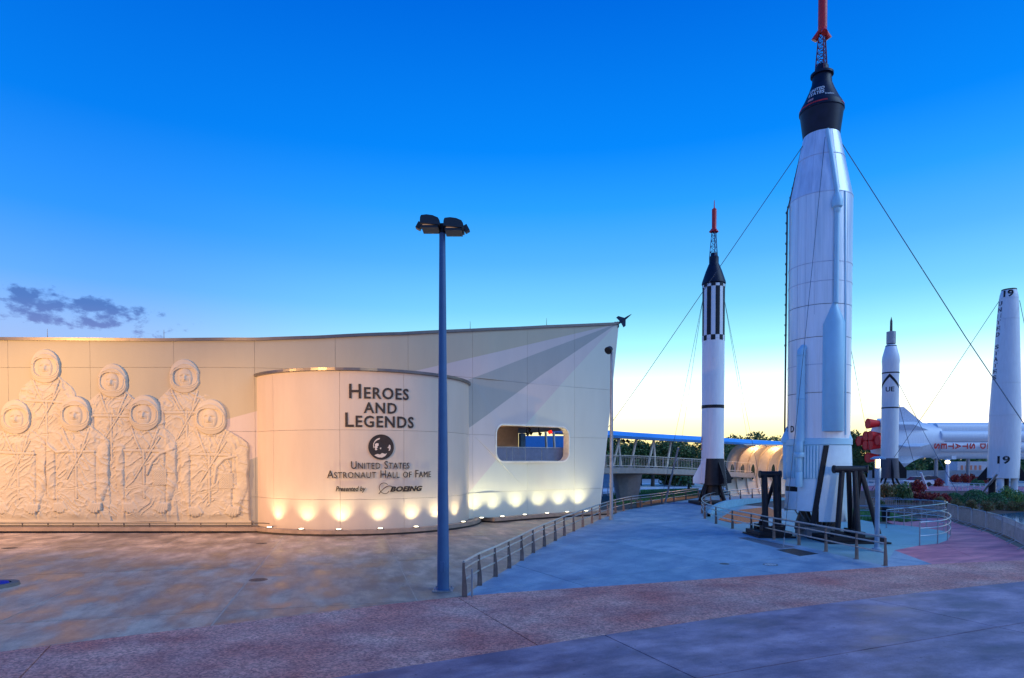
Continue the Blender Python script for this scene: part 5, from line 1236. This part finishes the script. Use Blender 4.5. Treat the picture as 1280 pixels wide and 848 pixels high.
for p0_, p1_, bk_ in ((748, 752, .3), (757.5, 754, .5), (769, 778, .3), (782, 777.5, .5), (791, 799, .3), (812.5, 820.5, .3), (824.5, 822, .5), (836, 842, .3), (881, 888, .3), (900, 897, .5)):
    a = onbr(p0_, 0, bk_); b = onbr(p1_, 0, bk_); b.z = czt(b)-.5; MB().bar(a, b, .13, .2).build('canopy_column', colm, br); MB().box(a+Vector((0, 0, .08)), (.4, .3, .16)).build('column_foot', galv, br)
dr_ = [p+Vector((0, 0, 0)) for p in BP]
for h in (1.12, .15): MB().tube([onbr(px, h, .12) for px in range(726, 960, 12)], .04, 6).build('guard_top_rail' if h > 1 else 'guard_bottom_rail', colm, br)
MB().tube([onbr(px, 1.12, 3.9) for px in range(726, 960, 12)], .04, 6).build('guard_top_rail', colm, br)
bal = MB()
for px in np.arange(727, 955, 2.0):
    a = onbr(px, .1, .12); bal.cyl(a, a+Vector((0, 0, 1.0)), .016, n=4, cap=False)
o = bal.build('balusters', colm, br); o['kind'] = 'stuff'
for px in range(740, 955, 18): a = onbr(px, 0, .12); MB().cyl(a, a+Vector((0, 0, 1.12)), .045, n=6).build('guard_post', galv, br)
pc = onbr(804, 0, 2.0)
m_ = MB(); bw, tw_ = .8, 1.25
vs = [(pc.x+sx*wd, pc.y+sy*1.4, z) for z, wd in ((0, bw), (2.75, tw_)) for sx, sy in ((-1, -1), (1, -1), (1, 1), (-1, 1))]
m_.add(vs, [(3, 2, 1, 0), (4, 5, 6, 7), (0, 1, 5, 4), (1, 2, 6, 5), (2, 3, 7, 6), (3, 0, 4, 7)]).build('pier', mat('pier_concrete', (.30, .27, .25), .8, var=.12), br)
for px in (783, 788, 757): a = onbr(px, czt(onbr(px))-3.3-.95, .2); MB().cyl(a, a+Vector((-.2, -.15, .12)), .12, .15, 10).build('canopy_spotlight', blk, br)

# shell canopy with portholes at the foot of the bridge
sh = thing('shell_canopy', 'cream curved shell canopy with oval portholes between the chequered and the tallest rocket', 'canopy', (26, 73, 0))
shm = mat('cream_shell', (.66, .56, .44), .55, var=.06)
TA = Vector((24.6, 73.5, 0)); TB = Vector((32.5, 75.5, 0)); tt = (TB-TA).normalized(); nn = Vector((tt.y, -tt.x, 0))
prof = [(.55, 0), (.15, .8), (-.05, 1.7), (0, 2.7), (.25, 3.7), (.75, 4.6), (1.5, 5.2), (2.4, 5.55), (3.4, 5.6)]
pr = [(p.x, p.y) for p in crom([(a, b, 0) for a, b in prof], 4)]
for i in range(6):
    a, b = i/6, (i+1)/6; m_ = MB(); lim = len(pr)
    for th in (0, -.14):
        for s_ in (TA+(TB-TA)*a+tt*.02, TA+(TB-TA)*b-tt*.02):
            for u, z in pr: q = s_+nn*(u+th); m_.v.append((q.x, q.y, z+ (0 if z < 4 else -th)))
    K = len(pr)
    for k in range(K-1):
        m_.f += [(k, k+1, K+k+1, K+k), (2*K+k, 3*K+k, 3*K+k+1, 2*K+k+1), (k, 2*K+k, 2*K+k+1, k+1), (K+k, K+k+1, 3*K+k+1, 3*K+k)]; m_.sm += [False]*4
    m_.f += [(0, K, 3*K, 2*K), (K-1, 3*K-1, 4*K-1, 2*K-1)]; m_.sm += [False]*2
    m_.build('shell_panel', shm, sh)
for i in range(7):
    c = TA+(TB-TA)*(i/6); big = i == 0; m_ = MB(); K = len(pr); w_ = .35 if big else .16
    sec_ = []
    for (du, dt_) in ((.0, -w_/2), (w_*1.3, -w_/2), (w_*1.3, w_/2), (0, w_/2)):
        for u, z in pr: q = c+nn*(u+du)+tt*dt_; m_.v.append((q.x, q.y, z-(.0 if z < 4 else du*.6)))
    for a in range(4):
        b = (a+1) % 4
        for k in range(K-1): m_.f.append((a*K+k, b*K+k, b*K+k+1, a*K+k+1)); m_.sm.append(False)
    m_.build('shell_rib', shm, sh)
for i in (0, 1, 2, 4):
    c = TA+(TB-TA)*((i+.5)/6)+nn*(.06); m_ = MB(); ring = [c+tt*.32*math.cos(a)+Vector((0, 0, 2.6+.95*math.sin(a)))+nn*(.05+.05*math.sin(a)) for a in np.linspace(0, 6.28, 25)[:-1]]
    m_.tube(ring, .07, 6, close=True).build('porthole_frame', shm, sh); m_ = MB(); m_.add(ring, [tuple(range(24))]); m_.add([p+nn*.03 for p in ring], [tuple(reversed(range(24)))]).build('porthole', mat('porthole_glass', (.03, .05, .03), .2), sh)
for f in (.3, .62):
    c = TA+(TB-TA)*f+nn*2.0+Vector((0, 0, 5.3)); MB().cyl(c, c-Vector((0, 0, .08)), .22, n=12).build('ceiling_light', mat('warm_ceiling_light', (.9, .7, .4), emit=(1, .6, .22), estr=14), sh)
    ld = bpy.data.lights.new('ceiling_glow', 'POINT'); ld.energy = 130; ld.color = (1, .6, .28); ld.shadow_soft_size = .2; lo = bpy.data.objects.new('ceiling_glow', ld); COL.objects.link(lo); lo.parent = sh; lo.location = c-Vector((26, 73, .4))
# window view: terrace light
ld = bpy.data.lights.new('terrace_glow', 'POINT'); ld.energy = 90; ld.color = (1, .72, .45); ld.shadow_soft_size = .2; lo = bpy.data.objects.new('terrace_glow', ld); COL.objects.link(lo); lo.parent = B; q = wpt(u_px(640), -2.2, HZ1-.6); lo.location = q-WORLD[B.name]

bluew = mat('blue_render', (.06, .28, .66), .6, var=.05)
def wallbox(name, pxa, pxb, Yd, z1, th, m, label, cat='wall', z0=-.05):
    a = (pxa-640)/FPX*Yd; b = (pxb-640)/FPX*Yd; o = MB().box(((a+b)/2, Yd, (z0+z1)/2), (b-a, th, z1-z0)).build(name, m); return tag(o, label, cat)
wallbox('blue_building', 655, 735, 82, 6.95, 6, bluew, 'plain blue building seen through the window opening', 'building')
wallbox('low_wall', 738, 792, 92, 2.2, .3, mat('dull_blue_wall', (.10, .20, .30), .7), 'low blue wall under the covered bridge left of its pier')
wallbox('boundary_wall', 1085, 1256, 118, 2.05, .3, mat('pale_blue_wall', (.42, .50, .58), .7), 'long pale wall beyond the far parking behind the lying rocket')
# trailer
tr = thing('semi_trailer', 'white semi trailer parked behind the long pale wall', 'trailer', (96, 128, 0)); tx0, tx1 = (1191-640)/800*128, (1262-640)/800*128
MB().box(((tx0+tx1)/2, 128, 2.65), (tx1-tx0, 2.6, 2.0)).build('cargo_box', mat('trailer_white', (.66, .62, .66), .5), tr)
for i_ in range(9): MB().box((tx0+.9+i_*.9 if i_ < 5 else tx1-5+i_*.35, 126.67, 2.45), (.45 if i_ < 5 else .25, .03, .9 if i_ < 5 else .3)).build('marking', mat('orange_marking', (.75, .25, .15)), tr)
for i_ in (0, 1, 4): MB().cyl((tx0+2+i_*1.6, 126.8, .5), (tx0+2+i_*1.6, 127.1, .5), .5, n=16).build('wheel', blk, tr)
MB().box(((tx0+tx1)/2, 128, 1.3), (tx1-tx0-1, 1, .5)).build('chassis', blk, tr)
# car
def car(px, Yd, label, body_m):
    x = (px-640)/FPX*Yd; c = thing('parked_car', label, 'car', (x, Yd, 0)); 
    side = [(-2.1, .35), (-2.15, .75), (-1.3, .92), (2.0, .98), (2.15, .7), (2.1, .35)]
    m_ = MB(); n = 6; m_.add([(x+a, Yd+w_, z) for w_ in (-.85, .85) for a, z in side], [tuple(range(n)), tuple(reversed(range(n, 2*n)))]+[(i, i+n, (i+1) % n+n, (i+1) % n) for i in range(n)]).build('body', body_m, c)
    roof = [(-1.25, .92), (-.5, 1.42), (1.1, 1.45), (1.85, .97)]; n = 4; MB().add([(x+a, Yd+w_, z) for w_ in (-.72, .72) for a, z in roof], [tuple(range(n)), tuple(reversed(range(n, 2*n)))]+[(i, i+n, (i+1) % n+n, (i+1) % n) for i in range(n)]).build('cabin', mat('dark_car_glass', (.02, .03, .05), .15), c)
    MB().box((x+.3, Yd, 1.46), (1.5, 1.3, .04)).build('roof', body_m, c)
    for a in (-1.35, 1.3):
        for s in (-1, 1): MB().cyl((x+a, Yd+s*.72, .33), (x+a, Yd+s*.9, .33), .33, n=14).build('wheel', blk, c)
car(1146, 97, 'small white car parked left behind the flower bed', mat('white_car_paint', (.7, .72, .74), .25)); car(1158, 101, 'dark blue car parked just behind the small white car', mat('blue_car_paint', (.04, .10, .35), .25))

# ================================================ GREENERY
def leafmesh(name, blobs, n, size, mats, seed, flatten=1.0, pw=.35):
    rs = np.random.RandomState(seed); C_ = []; w_ = np.array([b[3]**2 for b in blobs]); w_ = w_/w_.sum()
    ids = rs.choice(len(blobs), n, p=w_); u = rs.randn(n, 3); u /= np.linalg.norm(u, axis=1)[:, None]; rad = rs.rand(n)**pw
    b = np.array(blobs); c = b[ids, :3]+u*rad[:, None]*b[ids, 3:4]*np.array([1, 1, flatten]); c = c[c[:, 2] > .02]; n = len(c)
    a = rs.randn(n, 3); a /= np.linalg.norm(a, axis=1)[:, None]; t = rs.randn(n, 3); t -= a*(t*a).sum(1)[:, None]; t /= np.linalg.norm(t, axis=1)[:, None]
    s = size*(.6+.8*rs.rand(n))[:, None]; v = np.stack([c-a*s*1.0, c+t*s*.45, c+a*s*1.0, c-t*s*.45], 1).reshape(-1, 3)
    me = bpy.data.meshes.new(name); me.vertices.add(4*n); me.vertices.foreach_set('co', v.astype(np.float32).ravel()); me.loops.add(4*n); me.loops.foreach_set('vertex_index', np.arange(4*n, dtype=np.int32)); me.polygons.add(n); me.polygons.foreach_set('loop_start', np.arange(0, 4*n, 4, dtype=np.int32))
    me.polygons.foreach_set('material_index', rs.randint(0, len(mats), n).astype(np.int32)); me.update(calc_edges=True)
    for m in mats: me.materials.append(m)
    return me
lg = [mat('leaf_dark_green', (.05, .11, .03), .6, var=.3), mat('leaf_mid_green', (.11, .20, .045), .6, var=.3), mat('leaf_olive', (.19, .19, .055), .6, var=.3)]
lc = [mat('leaf_deep_green', (.04, .14, .05), .6, var=.3), mat('leaf_fresh_green', (.08, .24, .07), .6, var=.3)]
lr_ = [mat('leaf_crimson', (.42, .02, .03), .5, var=.3), mat('leaf_dark_red', (.2, .015, .03), .5, var=.3), mat('leaf_orange_red', (.5, .08, .03), .5)]
ly = [mat('leaf_yellow_green', (.26, .32, .05), .6, var=.3), mat('leaf_fresh_green', (.05, .15, .05))]
lo_m = [mat('leaf_olive', (.1, .1, .03)), mat('leaf_bronze', (.22, .12, .04), .6, var=.3)]
bark = mat('bark', (.09, .065, .045), .9, var=.3, bump=1)
variants = []
for sd in range(4):
    rs = random.Random(sd+3); bl = [(0, 0, 4.2, 1.5)]
    for k in range(9): a = rs.random()*6.28; r = 1.0+rs.random()*1.2; bl.append((r*math.cos(a), r*math.sin(a), 2.4+rs.random()*3.0, .6+rs.random()*.8))
    variants.append((leafmesh('crown', bl, 3400, .17, lg, sd), bl))
def tree(x, y, h, k, rz, label):
    t = thing('broadleaf_tree', label, 'tree', (x, y, 0)); me, bl = variants[k]; c = bpy.data.objects.new('crown', me); COL.objects.link(c); c.parent = t; s = h/6.0
    tk = MB().tube([(0, 0, 0), (.05, .02, 1.6), (0, .06, 3.2), (.1, 0, 4.6)], [.22, .17, .11, .04], 8)
    for b in bl[1:7]: tk.tube([(0, .03, 2.0), (b[0]*.5, b[1]*.5, (b[2]+2.0)/2+.2), (b[0], b[1], b[2])], [.10, .06, .02], 6)
    me2 = bpy.data.meshes.new('trunk'); me2.from_pydata(tk.v, [], tk.f); me2.materials.append(bark); o = bpy.data.objects.new('trunk', me2); COL.objects.link(o); o.parent = t
    t.rotation_euler.z = rz; t.scale = (s*1.25, s*1.25, s)
rs = random.Random(5)
tl_ = [(750, 96, 7.4, 'under the bridge canopy beside the slim grey pole'), (766, 104, 7.0, 'behind the leftmost slanted bridge columns'), (783, 98, 6.6, 'behind the second pair of bridge columns'), (800, 101, 7.2, 'directly above the bridge pier'), (816, 97, 6.8, 'just right of the bridge pier'), (833, 103, 6.9, 'behind the slim grey anchor strut'), (850, 99, 7.0, 'framed between bridge canopy and deck left of the chequered rocket'), (866, 102, 6.6, 'touching the left edge of the chequered rocket'), (915, 106, 7.9, 'poking up above the canopy right of the chequered rocket'), (946, 112, 8.4, 'whose top shows above the cream shell canopy'), (904, 96, 5.6, 'low between the chequered rocket and the shell canopy'), (970, 100, 6.2, 'behind the right end of the shell canopy'), (1060, 124, 9.2, 'tall beside the red engines of the lying rocket'), (1074, 120, 4.4, 'low under the red engines of the lying rocket')]
for i, (px, Yd, h, lb) in enumerate(tl_): tree((px-640)/FPX*Yd, Yd, h, i % 4, rs.random()*6, 'dark green broadleaf tree '+lb)
# far wood behind the lying rocket and the right rockets: one mass
bl = []
for k in range(70): x = (1050+k*5.2-640)/FPX*146; bl.append((x, 146+rs.random()*8, 1.3+rs.random()*1.4, 2.1+rs.random()*.8))
me = leafmesh('far_wood', bl, 42000, .42, lg, 77); o = bpy.data.objects.new('far_wood', me); COL.objects.link(o); tag(o, 'dark mass of woodland beneath the lying rocket along the far boundary', 'trees', kind='stuff')
bl = []
for k in range(60): x = (560+k*8-640)/FPX*135; bl.append((x, 135+rs.random()*8, .8+rs.random()*1.0, 2.2+rs.random()*1.2))
me = leafmesh('far_thicket', bl, 34000, .42, lg, 78); o = bpy.data.objects.new('far_thicket', me); COL.objects.link(o); tag(o, 'dark far thicket filling the view behind the covered bridge', 'trees', kind='stuff')
# shrubs under the bridge
dome = [(0, 0, .25, .62), (.35, .1, .2, .45), (-.3, -.15, .25, .5), (.05, .35, .3, .45), (0, -.1, .5, .42)]
bm = {'dome': leafmesh('foliage', [(0, 0, 0, .8)], 5200, .045, lc, 1, pw=.08), 'red': leafmesh('foliage', [(b[0], b[1], b[2]+.15, b[3]) for b in dome], 700, .12, lr_, 2), 'yellow': leafmesh('foliage', dome, 1300, .07, ly, 3), 'olive': leafmesh('foliage', dome, 1100, .08, lo_m, 4), 'green': leafmesh('foliage', dome, 1200, .09, lg, 5)}
def bush(px, py, wpx, kind, label, hs=1.0):
    x, y = gp(px, py); r = wpx/2*y/FPX*1.22; hs *= (1.25 if kind != 'dome' else 1.15); t = thing('shrub', label, 'shrub', (x, y, -.02)); c = bpy.data.objects.new('foliage', bm[kind]); COL.objects.link(c); c.parent = t
    m_ = MB(); 
    for k in range(4): a = k*1.6; m_.tube([(0, 0, 0), (.12*math.cos(a), .12*math.sin(a), .25), (.3*math.cos(a), .3*math.sin(a), .5)], [.035, .025, .01], 5)
    me = bpy.data.meshes.new('stem'); me.from_pydata(m_.v, [], m_.f); me.materials.append(bark); o = bpy.data.objects.new('stem', me); COL.objects.link(o); o.parent = t
    t.scale = (r, r, r*hs); t.rotation_euler.z = (px*13.7) % 6
K = {'dome': 'clipped dark green dome shrub', 'red': 'red leaved croton shrub', 'yellow': 'yellow-green shrub', 'olive': 'low olive bronze shrub', 'green': 'loose green shrub'}
for px, py, w_, kd, lb in (
    (1193, 628, 22, 'dome', 'first in the row from the left above the crowd barriers'), (1219, 629.5, 32, 'dome', 'largest, in the middle below the rocket numbered 19'), (1244, 630, 26, 'dome', 'third in the row right of the largest one'),
    (1258, 622, 22, 'yellow', 'behind the clipped domes right of the rocket numbered 19'), (1272, 630, 26, 'yellow', 'at the right edge above the pool'), (1222, 607, 16, 'dome', 'small and far, left of the rocket numbered 19'),
    (1175, 632, 18, 'olive', 'leftmost of the low row behind the barriers'), (1195, 635, 18, 'olive', 'below the first clipped dome'), (1214, 636, 18, 'olive', 'below the largest clipped dome'), (1234, 638, 20, 'olive', 'between the second and third clipped domes'), (1250, 637, 16, 'olive', 'below the third clipped dome'), (1265, 638, 18, 'olive', 'beside the pool edge'), (1278, 638.5, 18, 'olive', 'rightmost at the pool edge'),
    (1146, 628, 18, 'red', 'leftmost in the row behind the steel barriers'), (1158, 629, 18, 'red', 'second from the left behind the steel barriers'), (1169, 630, 18, 'red', 'third from the left behind the steel barriers'), (1180, 629, 16, 'red', 'touching the first clipped dome'),
    (1108, 622, 28, 'olive', 'large one right of the near path lamp'), (1130, 628, 26, 'green', 'round dark one left of the red crotons'), (1147, 615, 20, 'red', 'dull one behind by the anchor strut'), (1120, 617, 20, 'olive', 'behind the round dark shrub'),
    (1173, 608, 13, 'red', 'upright one just left of the far white lamp'), (1194, 604, 14, 'red', 'far one just right of the white lamp'), (1206, 604, 15, 'red', 'far bright one left of the small far dome'), (1214, 603, 14, 'red', 'far spiky one behind the small far dome'), (1229, 605, 15, 'red', 'far one touching the rocket numbered 19'),
    (1100, 640, 16, 'green', 'behind the dark litter bin'),
    (787, 607, 20, 'green', 'left of the bridge pier on the pale path'), (836, 606, 26, 'green', 'right of the bridge pier'), (850, 607, 26, 'green', 'left of the chequered rocket tail under the bridge')):
    bush(px, py, w_, kd, K[kd]+' '+lb, 1.5 if kd == 'green' else 1.0)
# palm under the bridge
def palm(px, Yd, h, label):
    x = (px-640)/FPX*Yd; t = thing('palm_tree', label, 'palm', (x, Yd, 0)); MB().tube([(x, Yd, 0), (x+.1, Yd, h*.5), (x, Yd, h)], [.2, .15, .12], 8).build('trunk', bark, t)
    for k in range(16):
        a = k*2.4; L_ = 1.9; up_ = .9-.08*k; m_ = MB(); pts = []
        for i in range(7): f = i/6; pts.append(Vector((x+L_*f*math.cos(a), Yd+L_*f*math.sin(a), h+up_*f*1.4-1.7*f*f)))
        for i in range(6):
            sd_ = Vector((-math.sin(a), math.cos(a), 0))*(.32*math.sin(math.pi*(i+.7)/7)); d_ = Vector((0, 0, -.1))
            m_.add([pts[i], pts[i+1], pts[i+1]+sd_+d_, pts[i+1]-sd_+d_], [(0, 1, 2), (0, 3, 1)])
        m_.build('frond', lg[1], t)
palm(861, 84, 2.6, 'small palm in the gap beneath the bridge left of the chequered rocket')
# grass tufts
def tufts(name, poly_px, n, label, h=.12):
    rs_ = np.random.RandomState(len(poly_px)+n); P = [gp(*p) for p in poly_px]; xs_ = [p[0] for p in P]; ys_ = [p[1] for p in P]; out = MB()
    def ins(x, y):
        c = False
        for i in range(len(P)):
            (x1, y1), (x2, y2) = P[i-1], P[i]
            if (y1 > y) != (y2 > y) and x < (x2-x1)*(y-y1)/(y2-y1)+x1: c = not c
        return c
    while n > 0:
        x = rs_.uniform(min(xs_), max(xs_)); y = rs_.uniform(min(ys_), max(ys_))
        if ins(x, y): n -= 1; a = rs_.rand()*6.28; d = .05; out.add([(x-d*math.cos(a), y-d*math.sin(a), -.04), (x+d*math.cos(a), y+d*math.sin(a), -.04), (x+.08*rs_.randn(), y+.08*rs_.randn(), h*(.6+rs_.rand()))], [(0, 1, 2)])
    tag(out.build(name, lc[1]), label, 'grass', kind='stuff')
tufts('grass', [(762, 630), (800, 628), (872, 619), (872, 611), (800, 613), (766, 617)], 9000, 'mown grass between the handrail and the pale path under the bridge')
tufts('grass', [(1075, 650), (1100, 650), (1130, 653), (1150, 651), (1100, 640), (1060, 637)], 6000, 'mown grass behind the oval handrail near the litter bin')

# ================================================ CROWD BARRIERS
def barrier(a, b, label, h=1.1):
    A_ = Vector((*a, 0)); B_ = Vector((*b, 0)); d = B_-A_; Ln = d.length; t = d.normalized(); n_ = Vector((t.y, -t.x, 0)); T = thing('crowd_barrier', label, 'barrier', tuple((A_+B_)/2), 'crowd barriers standing in a curved line')
    q = lambda u, z: A_+t*u+Vector((0, 0, z)); r_ = .12
    fr_ = [q(.03, .2), q(.03, h-r_), q(.03+r_*.3, h-r_*.3), q(.03+r_, h), q(Ln-.03-r_, h), q(Ln-.03-r_*.3, h-r_*.3), q(Ln-.03, h-r_), q(Ln-.03, .2)]
    MB().tube(fr_, .024, 6, close=True).build('frame', galv, T)
    m_ = MB(); k = max(4, int(Ln/.13))
    for i in range(1, k): m_.cyl(q(Ln*i/k, .2), q(Ln*i/k, h), .012, n=4, cap=False)
    m_.build('bars', galv, T)
    for u in (.25, Ln-.25): c = q(u, 0); MB().tube([c-n_*.32+Vector((0, 0, .02)), c-n_*.28+Vector((0, 0, .04)), c+Vector((0, 0, .2)), c+n_*.28+Vector((0, 0, .04)), c+n_*.32+Vector((0, 0, .02))], .022, 5).build('foot', galv, T)
wh = ['first of the far row, behind the near path lamp', 'second of the far row, behind the litter bin', 'third of the far row', 'fourth of the far row beside the red crotons', 'fifth of the far row, before the gap', 'first of the near row after the gap', 'second of the near row', 'third of the near row', 'fourth of the near row below the clipped domes', 'fifth of the near row', 'sixth of the near row at the right edge']
bl = [((1082, 639.5), (1104, 640)), ((1105, 640), (1128, 641)), ((1129, 641), (1150, 643)), ((1151, 643), (1167, 645.5)), ((1168, 645.5), (1181, 648.5)), ((1184, 650), (1197, 654)), ((1197.5, 654.5), (1214, 658.5)), ((1215, 659.5), (1232, 664.5)), ((1233, 665), (1252.5, 671.5)), ((1253, 672), (1269, 679.5)), ((1268.5, 680.5), (1284, 689))]
for (a, b), lb in zip(bl, wh): barrier(gp(*a), gp(*b), 'grey steel crowd barrier, '+lb)

# ================================================ SMALL THINGS ON THE GROUND
def disc_item(name, px, py, r, m, label, cat, z=0.0):
    x, y = gp(px, py); t = thing(name, label, cat, (x, y, 0)); MB().lathe((x, y, 0), [(0, z+.004), (r, z+.004), (r, z-.02)], 24, smooth=False).build('cover', m, t)
    MB().lathe((x, y, 0), [(r, z+.002), (r, z+.007), (r+.05, z+.007), (r+.06, z)], 24, smooth=False).build('rim', dsteel, t)
    for a in range(3): MB().box((x+(a-1)*r*.5, y, z+.007), (.02, r*1.1, .006)).build('ridge', dsteel, t)
iron = mat('cast_iron', (.05, .045, .045), .5, .5)
disc_item('manhole_cover', 323, 725, .24, iron, 'dark round manhole cover in the concrete before the drum', 'manhole cover')
disc_item('drain_cover', 327, 679.5, .2, iron, 'small flat drain cover close to the curb left of the drum', 'drain cover')
disc_item('drain_cover', 12, 685.5, .25, iron, 'small flat drain cover at the far left before the relief', 'drain cover')
disc_item('drain_cover', 905.5, 705, .13, iron, 'small dark drain cover alone on the pale walk', 'drain cover')
disc_item('drain_cover', 963, 706, .22, mat('pale_cover', (.5, .52, .55), .5), 'small pale round cover before the dark grate', 'drain cover')
def grate(px, label, m):
    P = [gp(*p) for p in px]; t = thing('floor_grate', label, 'grate', (*P[0], 0)); MB().prism(P, .001, .006).build('plate', m, t)
    a, b, c, d = [Vector((*p, .007)) for p in P]; m_ = MB()
    for k in range(1, 12): f = k/12; m_.bar(a.lerp(b, f), d.lerp(c, f), .02, .008)
    m_.build('ribs', dsteel, t)
grate([(970.5, 687.5), (992, 685.8), (1023, 692.3), (1000, 695.5)], 'dark steel floor grate just outside the near curved handrail', iron)
grate([(922, 672.5), (936, 672), (995, 683.8), (976, 686.5)], 'worn grey floor plate behind the dark steel grate', mat('worn_plate', (.24, .25, .32), .5))
x, y = gp(1107, 651); t = thing('litter_bin', 'dark round litter bin on the grass behind the oval handrail', 'bin', (x, y, 0)); MB().lathe((x, y, 0), [(.22, 0), (.27, .75), (.29, .78), (.29, .83), (.2, .95), (0, .97)], 18).build('body', blk, t); MB().lathe((x, y, 0), [(.1, .95), (.1, .98), (0, .98)], 12).build('lid', dsteel, t)
x, y = gp(801, 634.8); t = thing('planter_box', 'small orange box at the foot of the long handrail under the bridge', 'box', (x, y+.6, 0)); MB().box((x, y+.6, .25), (.45, .4, .5)).build('box_body', mat('orange_box', (.5, .16, .06)), t); MB().box((x, y+.6, .53), (.5, .45, .05)).build('lid', mat('orange_box', (.5, .16, .06)), t)
# blue disc in a round kerb, half out of frame at the left
x, y = gp(-8, 733); t = thing('round_kerb', 'round concrete kerb holding a blue lens at the bottom left edge', 'ground light', (x, y, 0)); k_ = y/FPX
MB().lathe((x, y, 0), [(18*k_, 0), (18*k_, .1), (26*k_, .1), (27*k_, 0)], 40, smooth=False).build('kerb_ring', mat('dark_kerb', (.16, .13, .11), .8), t)
MB().lathe((x, y, 0), [(0, .14), (15*k_, .12), (17*k_, .02)], 32).build('blue_lens', mat('blue_lens', (.01, .03, .3), .8, spec=.2), t)
# far railings beneath the bridge and by the rocket numbered 19
def far_fence(P, label, h=1.0, step=.5):
    P = crom([(*gp(*p), 0) for p in P], 8); t = thing('low_fence', label, 'fence', tuple(P[0])); 
    for z in (h, h*.5): MB().tube([p+Vector((0, 0, z)) for p in P], .045, 6).build('rail', mat('white_post', (.7, .7, .72)), t)
    m_ = 0
    for i, p in enumerate(P):
        if i % 3 == 0: MB().cyl(p, p+Vector((0, 0, h)), .05, n=6).build('post', mat('white_post', (.7, .7, .72)), t)
far_fence([(1186, 611), (1190, 613), (1205, 614), (1225, 615), (1246, 616)], 'low white rail curving before the far red crotons')
far_fence([(1236, 617), (1255, 618), (1285, 620)], 'low rail under the rocket numbered 19 at the right edge')
far_fence([(748, 621), (765, 620), (790, 619), (800, 617)], 'short pale fence under the bridge left of the pier', .9)
far_fence([(1085, 609), (1110, 609), (1135, 609)], 'low rail beneath the small rocket lettered UE', .9)
